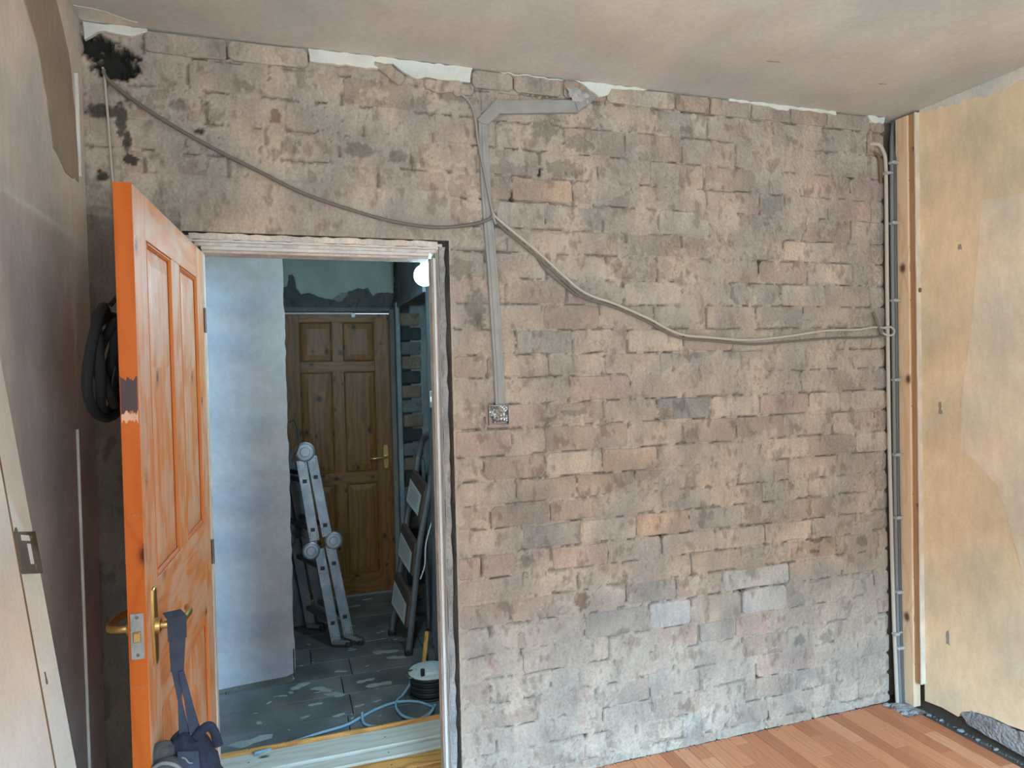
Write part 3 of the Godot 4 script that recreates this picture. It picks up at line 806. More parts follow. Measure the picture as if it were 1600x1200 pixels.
# ---------------------------------------------------------------- the hall behind the doorway
func build_hall():
	var fl = base("floor_hall", "dark grey hall floor of wide boards spotted with plaster", "floor", Vector3.ZERO, "", "structure")
	box_obj("bed", Vector3(0.2, -0.065, -1.45), Vector3(2.4, 0.1, 2.9), "grout", fl)
	var z = -0.575
	var row := 0
	while z > -2.75:
		var j = [0.237, 0.265, 0.24, 0.30, 0.10][row % 5]
		var xs = [-1.0, j - 0.62, j, j + 0.62, 1.35]
		for i in 4:
			box_obj("floor_tile", Vector3((xs[i] + xs[i + 1]) / 2, -0.006, z - 0.1075), Vector3(xs[i + 1] - xs[i] - 0.004, 0.012, 0.211), "tile" if (row + i) % 2 else "tile_b", fl, 0.001)
		z -= 0.215
		row += 1
	# dried splashes of plaster
	var r := RandomNumberGenerator.new()
	r.seed = 12
	var spots = [[-0.18, -0.70, 0.07], [-0.10, -0.62, 0.05], [0.14, -1.10, 0.05], [0.20, -1.02, 0.045], [0.25, -1.28, 0.03], [0.42, -1.05, 0.05], [0.36, -1.12, 0.04], [0.50, -1.45, 0.06], [0.55, -1.35, 0.05], [0.62, -1.12, 0.06], [0.33, -1.55, 0.02], [0.03, -1.18, 0.05], [-0.05, -1.10, 0.02], [0.30, -2.1, 0.05], [0.40, -2.3, 0.05], [0.52, -2.42, 0.03], [0.35, -1.95, 0.04], [0.30, -0.86, 0.02], [0.20, -0.80, 0.025], [0.05, -0.84, 0.02], [-0.15, -0.86, 0.02], [0.10, -0.95, 0.03], [0.62, -1.6, 0.05]]
	for i in 34: spots.append([r.randf_range(-0.35, 0.65), r.randf_range(-2.3, -0.62), r.randf_range(0.006, 0.018)])
	for s in spots:
		var st = mb()
		var poly := []
		var ph = r.randf() * TAU
		for k in 12:
			var g = TAU * k / 12
			var rad = s[2] * (0.65 + 0.35 * sin(g * 2.0 + ph) + r.randf_range(-0.18, 0.18))
			poly.append(Vector2(s[0] + rad * cos(g) * 1.3, s[1] + rad * sin(g) * 0.8))
		prism(st, poly, 0.0, 0.0015, Transform3D(Basis(Vector3(1, 0, 0), Vector3(0, 0, 1), Vector3(0, 1, 0)), Vector3(0, 0.0002, 0)))
		obj("plaster_splash", st, "splash", fl)
	var ce = base("ceiling_hall", "dark unplastered hall ceiling", "ceiling", Vector3.ZERO, "", "structure")
	box_obj("board", Vector3(0.35, 2.47, -1.42), Vector3(2.8, 0.1, 2.6), "hall_dark", ce)

	# white skimmed wall that faces the doorway, its raw end to the right
	var wl = base("wall_hall_left", "freshly skimmed pale wall facing the doorway", "wall", Vector3.ZERO, "", "structure")
	box_obj("masonry", Vector3(-0.52, 1.21, -1.31), Vector3(1.04, 2.42, 0.12), "masonry", wl)
	var st = mb()
	var edge := []
	for i in 61: edge.append(Vector2(0.013 + rng.randf_range(-0.004, 0.004), 2.42 - i * 2.37 / 60))
	edge.append_array(V2([-0.03, 0.035, -0.2, 0.028, -0.35, 0.02, -0.5, 0.015, -1.0, 0.02, -1.0, 2.42]))
	prism(st, edge, 0.0, 0.013, Transform3D(Basis.IDENTITY, Vector3(0, 0, -1.25)), 0.002)
	obj("skim_coat", st, "skimmed", wl)
	box_obj("corner_bead", Vector3(0.009, 0.10, -1.236), Vector3(0.006, 0.15, 0.006), "black_cable", wl)
	for i in 14:
		box_obj("brick", Vector3(-0.045, 0.06 + i * 0.17, -1.312), Vector3(0.11, 0.155 if i % 2 else 0.12, 0.108), ["brick_3", "brick_7", "brick_4"][i % 3], wl, 0.006)
	var ws = base("wall_hall_side", "dim plaster wall on the left of the hall", "wall", Vector3.ZERO, "", "structure")
	box_obj("plaster", Vector3(-0.55, 1.21, -1.96), Vector3(0.1, 2.42, 1.2), "hall_wall", ws)
	var we = base("wall_hall_end", "plain wall closing the hall beyond the open door", "wall", Vector3.ZERO, "", "structure")
	box_obj("plaster", Vector3(-1.05, 1.21, -0.7), Vector3(0.1, 2.42, 1.2), "hall_wall", we)

	# end wall with the pine door
	var wb = base("wall_hall_back", "end wall of the hall, torn pale plaster over grey cement above the pine door", "wall", Vector3.ZERO, "", "structure")
	st = mb()
	bx(st, Vector3(0.3, 2.24, -2.62), Vector3(2.0, 0.42, 0.12))
	bx(st, Vector3(0.92, 1.015, -2.62), Vector3(0.30, 2.03, 0.12))
	bx(st, Vector3(-0.36, 1.015, -2.62), Vector3(0.72, 2.03, 0.12))
	obj("cement", st, "hall_cement", wb)
	st = mb()
	prism(st, ragged(V2([-0.4, 2.4, -0.4, 2.17, 0.04, 2.20, 0.05, 2.278, 0.075, 2.285, 0.095, 2.25, 0.10, 2.19, 0.131, 2.146, 0.18, 2.158, 0.216, 2.150, 0.27, 2.128, 0.346, 2.113, 0.39, 2.132, 0.458, 2.173, 0.525, 2.197, 0.56, 2.19, 0.59, 2.2, 0.63, 2.143, 0.67, 2.165, 0.78, 2.168, 0.78, 2.4]), 0.02, 0.006, 31), 0.0, 0.014, Transform3D(Basis.IDENTITY, Vector3(0, 0, -2.56)), 0.002)
	obj("torn_plaster", st, "hall_plaster", wb)
	st = mb()
	prism(st, ragged(V2([0.41, 2.165, 0.345, 2.118, 0.37, 2.10, 0.41, 2.10, 0.455, 2.155]), 0.02, 0.004, 32), 0.0, 0.02, Transform3D(Basis.IDENTITY, Vector3(0, 0, -2.555)), 0.003)
	obj("loose_plaster", st, "grey_mortar", wb)

	# right wall of the hall with an opening whose far cheek shows its bricks
	var wr = base("wall_hall_right", "right wall of the hall with a raw opening showing stacked bricks", "wall", Vector3.ZERO, "", "structure")
	st = mb()
	bx(st, Vector3(0.79, 1.21, -0.62), Vector3(0.14, 2.42, 0.98))
	bx(st, Vector3(0.79, 2.22, -1.55), Vector3(0.14, 0.40, 0.90))
	bx(st, Vector3(0.86, 1.21, -2.29), Vector3(0.14, 2.42, 0.58))
	obj("plaster", st, "hall_wall", wr)
	st = mb()
	bx(st, Vector3(0.708, 1.02, -2.00), Vector3(0.03, 2.04, 0.07), 0.004)
	bx(st, Vector3(0.714, 2.03, -1.55), Vector3(0.02, 0.05, 0.9), 0.004)
	obj("timber_edge", st, "hall_wall", wr)
	for i in 21:
		var tone = ["hall_cement", "hall_brick", "hall_dark", "hall_brick", "hall_cement", "hall_dark", "hall_brick"][i % 7]
		box_obj("brick", Vector3(0.79 + rng.randf_range(-0.006, 0.006), 0.05 + i * 0.094, -1.99), Vector3(0.128, 0.082, 0.03), tone, wr, 0.008)
	var br = base("wall_hall_beyond", "unlit wall seen through the raw opening", "wall", Vector3.ZERO, "", "structure")
	st = mb()
	bx(st, Vector3(1.55, 1.21, -1.6), Vector3(0.1, 2.42, 1.6))
	bx(st, Vector3(1.2, 1.21, -2.45), Vector3(0.8, 2.42, 0.1))
	bx(st, Vector3(1.2, 1.21, -0.75), Vector3(0.8, 2.42, 0.1))
	obj("plaster", st, "hall_dark", br)

	# the lamp that lights the hall
	var lamp = base("bulb_lamp", "bright cold-white bare bulb hanging on a short flex near the door head", "lamp", Vector3(0.586, 2.0, -0.45))
	st = mb()
	var prof := []
	for i in 15:
		var g = -PI / 2 + PI * 0.86 * i / 14.0
		prof.append([0.047 * cos(g), 0.047 * sin(g)])
	prof.append([0.014, 0.052])
	lathe(st, prof, Transform3D.IDENTITY, 20)
	obj("bulb", st, "bulb_glow", lamp)
	st = mb()
	lathe(st, [[0.013, 0.043], [0.017, 0.05], [0.017, 0.085], [0.006, 0.10], [0.001, 0.101]], Transform3D.IDENTITY, 16)
	obj("lamp_holder", st, "white_plastic", lamp)
	st = mb()
	tube(st, [Vector3(0, 0.10, 0), Vector3(0.002, 0.2, 0), Vector3(0, 0.42, 0)], 0.003, 6)
	obj("flex", st, "white_plastic", lamp)
	var li := OmniLight3D.new()
	li.name = "bulb_light"
	li.position = Vector3(0.586, 2.0, -0.45)
	li.light_color = Color(0.76, 0.93, 1.0)
	li.light_energy = 0.95
	li.light_size = 0.03
	li.omni_range = 20.0
	li.omni_attenuation = 2.0
	li.shadow_enabled = true
	add_child(li)

	# switch on the near part of the right wall
	var sw = base("light_switch", "small white switch plate on the hall wall beside the doorway", "switch", Vector3(0.718, 1.445, -0.99))
	box_obj("plate", Vector3.ZERO, Vector3(0.012, 0.086, 0.086), "white_plastic", sw, 0.003)
	box_obj("rocker", Vector3(-0.008, 0, 0), Vector3(0.008, 0.03, 0.014), "white_plastic", sw, 0.002)

# ---------------------------------------------------------------- the doorway: lining and threshold
func build_doorway():
	var tr = base("trim_1", "flaking cream door lining with grey mortar along its outer edge", "door frame", Vector3.ZERO, "", "structure")
	for s in [0, 1]:
		var j = -1.0 if s == 0 else 1.0
		var o = -0.247 if s == 0 else 0.530
		box_obj("jamb", Vector3(o + j * 0.024, 1.02, -0.050), Vector3(0.028, 2.04, 0.075), "frame_paint", tr, 0.002)
		box_obj("stop", Vector3(o + j * 0.002, 1.0, -0.040), Vector3(0.016, 2.0, 0.055), "frame_paint", tr, 0.002)
		box_obj("stop_edge", Vector3(o + j * 0.003, 1.0, -0.006), Vector3(0.011, 2.0, 0.013), "flake_white", tr, 0.002)
		# flaked edge and the rough ground outside it
		for part in [["flaked_edge", 0.015, 0.020, 0.012, "flake_white"], ["ground", 0.019, 0.041, 0.006, "grey_mortar"]]:
			var poly := []
			var n = 50
			for i in n + 1: poly.append(Vector2(o + j * (part[1] + rng.randf_range(-0.001, 0.001)), 2.04 * i / n))
			for i in n + 1: poly.append(Vector2(o + j * (part[2] + rng.randf_range(-0.004, 0.0025)), 2.04 - 2.04 * i / n))
			var st = mb()
			prism(st, poly, -0.03, part[3], Transform3D.IDENTITY, 0.001)
			obj(part[0], st, part[4], tr)
	var st = mb()
	bx(st, Vector3(0.134, 2.035, -0.065), Vector3(0.86, 0.034, 0.13), 0.002)
	obj("head", st, "frame_paint", tr)
	box_obj("head_stop", Vector3(0.134, 2.008, -0.055), Vector3(0.76, 0.02, 0.085), "frame_paint", tr, 0.002)
	box_obj("head_stop_edge", Vector3(0.134, 2.012, -0.002), Vector3(0.76, 0.012, 0.012), "flake_white", tr, 0.002)
	for part in [["flaked_edge", 2.030, 2.038, 0.014, "flake_white"], ["head_ground", 2.038, 2.060, 0.009, "frame_paint"]]:
		var poly := []
		for i in 41: poly.append(Vector2(-0.28 + 0.825 * i / 40, part[1] + rng.randf_range(-0.001, 0.001)))
		for i in 41: poly.append(Vector2(0.545 - 0.825 * i / 40, part[2] + rng.randf_range(-0.004, 0.001)))
		st = mb()
		prism(st, poly, -0.03, part[3], Transform3D.IDENTITY, 0.001)
		obj(part[0], st, part[4], tr)
	for i in 9:
		st = mb()
		var x = -0.2 + i * 0.085 + rng.randf_range(-0.02, 0.02)
		prism(st, ragged(V2([x, 2.018, x + 0.05, 2.020, x + 0.055, 2.027, x + 0.01, 2.030]), 0.008, 0.003, i + 3), -0.018, -0.012 + 0.014, Transform3D.IDENTITY)
		obj("paint_flake", st, "flake_white", tr)

	# boards laid across the opening
	var boards = [[-0.588, -0.572, 0.030, "pine_raw", "narrow yellow pine batten along the edge of the hall floor"], [-0.570, -0.430, 0.016, "board_grey", "wide whitish grey board across the doorway, behind the narrow ones"], [-0.424, -0.356, 0.006, "board_grey", "narrow whitish grey board in front of the wide one at the doorway"], [-0.350, -0.262, 0.000, "pine_raw", "clean yellow pine board at the doorway with a dark knot"], [-0.256, -0.130, -0.004, "pine_raw", "yellow pine board nearest the room in the doorway floor"]]
	for b in boards:
		var o = base("floor_board", b[4], "board", Vector3(0.12, 0, (b[0] + b[1]) / 2), "boards laid across the doorway")
		box_obj("board", Vector3(0, b[2] - 0.020, 0), Vector3(1.14, 0.04, b[1] - b[0]), b[3], o, 0.003)
		for x in [-0.3, 0.25]:
			st = mb()
			lathe(st, [[0.0035, -0.002], [0.0035, 0.0012], [0.0, 0.0016]], Transform3D(Basis.IDENTITY, Vector3(x, b[2], 0)), 8)
			obj("nail_head", st, "steel", o)

# ---------------------------------------------------------------- panelled doors
# leaf of width w and height h in its own frame: x from the hinge, y up, front at z = 0 towards -z * face
func panel_door(root, w, h, rows: Array, stile, mull, thick, face, face_mat, mould_mat, panel_mat):
	# rows: [y0, y1] of the panel openings from the bottom
	var zc = -face * thick / 2
	var ys := [0.0]
	for q in rows: ys.append_array(q)
	ys.append(h)
	for x in [stile / 2, w - stile / 2]: box_obj("stile", Vector3(x, h / 2, zc), Vector3(stile, h, thick), face_mat, root, 0.002)
	for i in range(0, ys.size(), 2):
		box_obj("rail", Vector3(w / 2, (ys[i] + ys[i + 1]) / 2, zc), Vector3(w - 2 * stile, ys[i + 1] - ys[i], thick - 0.001), face_mat, root, 0.001)
	for q in rows:
		box_obj("mullion", Vector3(w / 2, (q[0] + q[1]) / 2, zc), Vector3(mull, q[1] - q[0], thick - 0.0015), face_mat, root, 0.001)
		for s in 2:
			var x0 = stile if s == 0 else w / 2 + mull / 2
			var x1 = w / 2 - mull / 2 if s == 0 else w - stile
			var st = mb()
			var ins = 0.05
			for sd in [1.0, -1.0]:      # raised and fielded on both sides
				var zo = zc + sd * (thick / 2 - 0.011)
				var zi = zc + sd * (thick / 2 - 0.003)
				var n = Vector3(0, 0, sd)
				var o4 = [Vector3(x0, q[0], zo), Vector3(x1, q[0], zo), Vector3(x1, q[1], zo), Vector3(x0, q[1], zo)]
				var i4 = [Vector3(x0 + ins, q[0] + ins, zi), Vector3(x1 - ins, q[0] + ins, zi), Vector3(x1 - ins, q[1] - ins, zi), Vector3(x0 + ins, q[1] - ins, zi)]
				var uv = func(p): return Vector2(p.x + s * 0.37 + q[0], p.y)
				quad(st, i4[0], i4[1], i4[2], i4[3], n, uv.call(i4[0]), uv.call(i4[1]), uv.call(i4[2]), uv.call(i4[3]))
				for k in 4:
					var m = (k + 1) % 4
					var nn = (o4[m] - o4[k]).cross(i4[k] - o4[k]).normalized()
					if nn.z * sd < 0: nn = -nn
					quad(st, o4[k], o4[m], i4[m], i4[k], nn, uv.call(o4[k]), uv.call(o4[m]), uv.call(i4[m]), uv.call(i4[k]))
			obj("panel", st, panel_mat, root)
			st = mb()
			for sd in [1.0, -1.0]:
				var zm = zc + sd * (thick / 2 - 0.006)
				for v in [[Vector3(x0 + 0.006, (q[0] + q[1]) / 2, zm), Vector3(0.012, q[1] - q[0], 0.012)], [Vector3(x1 - 0.006, (q[0] + q[1]) / 2, zm), Vector3(0.012, q[1] - q[0], 0.012)], [Vector3((x0 + x1) / 2, q[0] + 0.006, zm), Vector3(x1 - x0 - 0.024, 0.012, 0.012)], [Vector3((x0 + x1) / 2, q[1] - 0.006, zm), Vector3(x1 - x0 - 0.024, 0.012, 0.012)]]:
					bx(st, v[0], v[1], 0.005)
			obj("moulding", st, mould_mat, root)

func lever_handle(root, at: Vector3, out: Vector3, along: Vector3):
	# back plate, rose and a curved lever
	var up = Vector3.UP
	var xf = Transform3D(Basis(along, up, along.cross(up)), at)
	if along.cross(up).dot(out) < 0: xf = Transform3D(Basis(-along, up, -along.cross(up)), at)
	var st = mb()
	var outline := []
	for i in 24:
		var g = TAU * i / 24
		outline.append(Vector2(0.019 * cos(g), (0.075 if absf(sin(g)) > 0.6 else 0.062 * absf(sin(g)) / 0.6) * signf(sin(g)) + 0.010 * sin(g)))
	prism(st, outline, 0.0, 0.006, xf, 0.002)
	obj("back_plate", st, "brass", root)
	st = mb()
	var o2 = at + out * 0.006
	tube(st, smooth_path([o2, o2 + out * 0.028, o2 + out * 0.048 + along * 0.012, o2 + out * 0.052 + along * 0.05, o2 + out * 0.050 + along * 0.095 - up * 0.004, o2 + out * 0.040 + along * 0.118 - up * 0.002], 0.008), 0.0085, 10, false, 0.8)
	lathe(st, [[0.0, 0.012], [0.015, 0.010], [0.017, 0.0]], Transform3D(Basis(along, out, along.cross(out)), at + out * 0.005), 14)
	obj("lever", st, "brass", root)

func build_open_door():
	var d = base("door_1", "open orange pine panelled door standing square into the room", "door", Vector3(-0.2415, 0.012, 0.022), "", "structure")
	var u = Vector3(-0.059, 0, 0.998).normalized()
	d.basis = Basis(u, Vector3.UP, u.cross(Vector3.UP))      # local x from the hinge to the free edge, local -z is the face we see
	panel_door(d, 0.828, 1.985, [[0.24, 0.82], [1.12, 1.885]], 0.105, 0.10, 0.036, -1.0, "pine_face", "pine_mould", "pine_face")
	# varnished free edge, with a burn and scrapes
	var st = mb()
	bx(st, Vector3(0.8288, 0.9925, 0.018), Vector3(0.0016, 1.985, 0.0355), 0.0005)
	obj("varnished_edge", st, "pine_varnish", d)
	for q in [["burn_mark", 1.50, 1.575, "burnt"], ["scraped_patch", 1.478, 1.505, "pine_face"], ["scraped_patch", 1.28, 1.29, "flake_white"], ["scraped_patch", 0.915, 0.918, "flake_white"]]:
		st = mb()
		var poly := []
		for i in 13: poly.append(Vector2(0.002 + 0.032 * i / 12, q[1] + rng.randf_range(0.0, 0.012)))
		for i in 13: poly.append(Vector2(0.034 - 0.032 * i / 12, q[2] + rng.randf_range(-0.006, 0.006)))
		prism(st, poly, 0.0, 0.0006, Transform3D(Basis(Vector3(0, 0, 1), Vector3(0, 1, 0), Vector3(1, 0, 0)), Vector3(0.8296, 0, 0)))
		obj(q[0], st, q[3], d)
	# lock in the edge
	st = mb()
	bx(st, Vector3(0.8302, 1.03, 0.018), Vector3(0.002, 0.098, 0.026), 0.0006)
	obj("lock_plate", st, "zinc", d)
	st = mb()
	prism(st, V2([0.0, -0.011, 0.014, -0.011, 0.014, 0.011, 0.0, 0.011]), 0.0, 0.009, Transform3D(Basis(Vector3(0, 0, 1), Vector3(0, 1, 0), Vector3(1, 0, 0)), Vector3(0.8308, 1.03, 0.011)), 0.003)
	obj("latch", st, "brass", d)
	for y in [0.990, 1.070]:
		st = mb()
		lathe(st, [[0.004, 0.0], [0.0035, 0.0012], [0.0, 0.0014]], Transform3D(Basis(Vector3(0, 0, 1), Vector3(1, 0, 0), Vector3(0, 1, 0)), Vector3(0.8310, y, 0.018)), 10)
		obj("screw", st, "steel", d)
	lever_handle(d, Vector3(0.773, 1.03, 0.0), Vector3(0, 0, -1), Vector3(-1, 0, 0))
	lever_handle(d, Vector3(0.773, 1.03, 0.036), Vector3(0, 0, 1), Vector3(-1, 0, 0))
	for y in [0.22, 1.0, 1.76]:
		st = mb()
		tube(st, [Vector3(-0.003, y - 0.04, -0.004), Vector3(-0.003, y + 0.04, -0.004)], 0.005, 10)
		obj("hinge", st, "steel", d)

func build_hall_door():
	var d = base("door_2", "closed six-panel brown pine door at the end of the hall", "door", Vector3(0.0, 0.008, -2.525), "", "structure")
	panel_door(d, 0.735, 2.0, [[0.15, 0.80], [0.88, 1.595], [1.665, 1.945]], 0.112, 0.075, 0.036, 1.0, "pine_hall", "pine_hall", "pine_hall")
	lever_handle(d, Vector3(0.685, 0.975, 0.0), Vector3(0, 0, 1), Vector3(-1, 0, 0))
	box_obj("stop_button", Vector3(0.48, 1.99, 0.012), Vector3(0.03, 0.03, 0.024), "white_plastic", d, 0.004)
	box_obj("white_seal", Vector3(0.24, 2.006, 0.004), Vector3(0.48, 0.010, 0.02), "white_paint", d, 0.002)
	var tr = base("trim_2", "grey painted frame round the closed pine door", "door frame", Vector3.ZERO, "", "structure")
	for q in [[0.755, 1.02, 0.028, 2.04], [-0.018, 1.02, 0.028, 2.04]]:
		box_obj("jamb", Vector3(q[0], q[1], -2.545), Vector3(q[2], q[3], 0.07), "hall_wall", tr, 0.003)
	box_obj("architrave", Vector3(0.752, 1.02, -2.515), Vector3(0.036, 2.04, 0.03), "hall_plaster", tr, 0.004)
	box_obj("head", Vector3(0.37, 2.04, -2.545), Vector3(0.80, 0.03, 0.07), "hall_wall", tr, 0.003)

# ---------------------------------------------------------------- right corner: stud, pipes, rubble
func clip_on(parent, at: Vector3, w: float):
	var st = mb()
	bx(st, at + Vector3(0.0, 0.0, 0.002), Vector3(w, 0.014, 0.030), 0.004)
	bx(st, at + Vector3(w / 2 + 0.012, 0.003, 0.004), Vector3(0.026, 0.008, 0.008), 0.003)
	obj("clip", st, "clip_grey", parent)

func build_corner():
	var s = base("timber_stud", "upright planed timber batten standing in the right corner beside the grey pipes", "stud", Vector3(2.712, 0, 0.052))
	box_obj("batten", Vector3(0, 1.345, 0), Vector3(0.042, 2.69, 0.066), "pine_stud", s, 0.003)
	var st = mb()
	for y in [2.4, 2.1, 1.86, 1.38, 0.98, 0.6, 0.2]:
		lathe(st, [[0.004, -0.001], [0.004, 0.0015], [0.0, 0.002]], Transform3D(Basis(Vector3(1, 0, 0), Vector3(0, 0, 1), Vector3(0, -1, 0)), Vector3(-0.012, y, 0.033)), 8)
	obj("nail_heads", st, "raw_brown", s).set_meta("kind", "stuff")
	var e = base("edge_strip", "slim pale painted strip covering the plaster edge next to the timber batten", "trim", Vector3(2.709, 0, 0.103))
	st = mb()
	var poly := []
	for i in 46: poly.append(Vector2(-0.014 + rng.randf_range(-0.0010, 0.0010), 0.12 + 2.57 * i / 45))
	for i in 46: poly.append(Vector2(0.0112 + rng.randf_range(-0.0010, 0.0012), 2.69 - 2.57 * i / 45))
	prism(st, poly, 0.012, 0.019, Transform3D.IDENTITY, 0.002)
	obj("painted_face", st, "edge_cream", e)
	box_obj("strip", Vector3(0.0, 1.405, -0.0025), Vector3(0.022, 2.57, 0.029), "batten_brown", e, 0.001)
	st = mb()
	bx(st, Vector3(0.0, 1.90, 0.020), Vector3(0.012, 0.02, 0.012), 0.003)
	obj("fixing_stub", st, "raw_brown", e)

	# two grey cables clipped side by side, a flatter pipe by the bricks
	var a = base("cable_pair", "pair of thick grey cables clipped side by side up the timber in the right corner", "cable", Vector3.ZERO)
	for k in 2:
		st = mb()
		var o = k * 0.0185 + 0.002
		var p := [Vector3(2.712 + o * 0.4, 2.69, -0.010), Vector3(2.690 + o * 0.8, 2.60, 0.000), Vector3(2.665 + o, 2.48, 0.020), Vector3(2.661 + o, 2.22, 0.022), Vector3(2.660 + o, 1.60, 0.022), Vector3(2.660 + o, 0.85, 0.022), Vector3(2.664 + o, 0.30, 0.024), Vector3(2.667 + o * 0.9, 0.004, 0.030)]
		tube(st, smooth_path(p, 0.04), 0.009, 10)
		obj("cable", st, "pipe_grey" if k == 0 else "pipe_dark", a)
	for y in [2.49, 2.216, 1.863, 1.50, 1.156, 0.865, 0.52, 0.26]: clip_on(a, Vector3(2.668, y, 0.029), 0.040)
	var b = base("conduit_pipe", "slim tan-grey conduit running up between the brick edge and the paired cables", "pipe", Vector3.ZERO)
	st = mb()
	tube(st, smooth_path([Vector3(2.56, 2.575, 0.0), Vector3(2.595, 2.572, 0.016), Vector3(2.620, 2.535, 0.022), Vector3(2.629, 2.44, 0.024), Vector3(2.628, 1.9, 0.024), Vector3(2.629, 1.3, 0.024), Vector3(2.634, 0.9, 0.024), Vector3(2.640, 0.45, 0.026), Vector3(2.648, 0.10, 0.030), Vector3(2.650, 0.004, 0.032)], 0.03), 0.0085, 10)
	obj("pipe", st, "cable_light", b)
	clip_on(b, Vector3(2.627, 2.44, 0.028), 0.026)
	clip_on(b, Vector3(2.641, 0.33, 0.034), 0.026)
	var c = base("old_pipe_stub", "short rusty bent pipe end under the hole at the top of the right corner", "pipe", Vector3.ZERO)
	st = mb()
	tube(st, smooth_path([Vector3(2.575, 2.545, -0.01), Vector3(2.598, 2.52, 0.014), Vector3(2.606, 2.46, 0.014), Vector3(2.612, 2.40, 0.012)], 0.015), 0.007, 8)
	obj("pipe", st, "raw_brown", c)

	# rubble where the laminate stops
	var m = base("mortar_heap", "low heap of grey mortar dust in the floor gap at the right corner", "rubble", Vector3(2.65, -0.012, 0.06))
	st = mb()
	var n := 14
	var g := FastNoiseLite.new()
	g.seed = 3; g.frequency = 14.0
	var P = func(i, j):
		var x = -0.075 + 0.14 * i / n
		var z = -0.055 + 0.13 * j / n
		var f = sin(PI * i / n) * sin(PI * j / n)
		return Vector3(x, 0.004 + f * 0.02 + g.get_noise_2d(x, z) * 0.010, z)
	for i in n:
		for j in n:
			var p0 = P.call(i, j); var p1 = P.call(i + 1, j); var p2 = P.call(i + 1, j + 1); var p3 = P.call(i, j + 1)
			tri(st, p0, p1, p2, absn((p2 - p0).cross(p1 - p0)))
			tri(st, p0, p2, p3, absn((p3 - p0).cross(p2 - p0)))
	obj("heap", st, "grey_mortar", m)
	var r := RandomNumberGenerator.new()
	r.seed = 4
	var spots = [[2.60, 0.115, 0.020, "thin grey mortar flake at the cut corner of the laminate"], [2.645, 0.125, 0.022, "largest grey mortar lump in front of the paired cables"], [2.59, 0.03, 0.02, "pale flat mortar flake against the foot of the brick wall in the corner"], [2.705, 0.15, 0.014, "small grey lump at the foot of the edge strip"], [2.716, 0.20, 0.013, "grey lump at the start of the dark gap under the right wall"], [2.714, 0.295, 0.016, "grey lump under the notch in the right wall plaster"], [2.716, 0.37, 0.012, "small lump past the plaster notch in the gap under the right wall"], [2.714, 0.45, 0.013, "rubble lump in the gap nearest the right edge of the photo"]]
	for q in spots:
		var o := MeshInstance3D.new()
		o.name = numbered(self, "mortar_lump")
		g.seed = 50 + int(q[0] * 100 + q[1] * 1000)
		g.frequency = 26.0
		var ms = lump(Vector3(0, q[2] * 0.22, 0), Vector3(q[2] * 0.85, q[2] * 0.34, q[2] * 0.62), g, 0.9, 11, 7)
		o.mesh = ms.commit()
		o.material_override = M["grey_mortar"]
		o.position = Vector3(q[0], 0.0005 if q[0] < 2.66 else -0.0095, q[1])
		add_child(o)
		tag(o, q[3], "rubble", "")

	# crumbs along the foot of both walls and in the gap
	var mm := MultiMesh.new()
	mm.transform_format = MultiMesh.TRANSFORM_3D
	g.frequency = 20.0
	mm.mesh = lump(Vector3.ZERO, Vector3(1, 0.6, 0.8), g, 0.5, 7, 5).commit()
	mm.instance_count = 520
	for i in 520:
		var at = Vector3(r.randf_range(0.60, 2.6), 0.001, absf(r.randfn(0.0, 0.006)) + 0.006)
		if i > 170: at = Vector3(2.713 + r.randfn(0.0, 0.006), -0.009, r.randf_range(0.13, 1.0))
		if i > 400: at = Vector3(r.randf_range(2.58, 2.70), 0.002, r.randf_range(0.02, 0.15))
		var sz = r.randf_range(0.0012, 0.0055) * (0.6 if i <= 170 else 1.0)
		mm.set_instance_transform(i, Transform3D(Basis.from_euler(Vector3(r.randf() * TAU, r.randf() * TAU, 0)) * sz, at))
	var mi := MultiMeshInstance3D.new()
	mi.name = "mortar_crumbs"
	mi.multimesh = mm
	mi.material_override = M["masonry"]
	add_child(mi)
	tag(mi, "grey mortar crumbs scattered in the floor gap along the walls", "rubble", "", "stuff")

func absn(v: Vector3) -> Vector3: return (v if v.y > 0 else -v).normalized()

# ---------------------------------------------------------------- cables, trunking and box on the brick wall
func cable(called, label, pts: Array, rad, m, group = ""):
	var st = mb()
	tube(st, smooth_path(pts, 0.02), rad, 8)
	var o = obj(called, st, m)
	return tag(o, label, "cable", group)

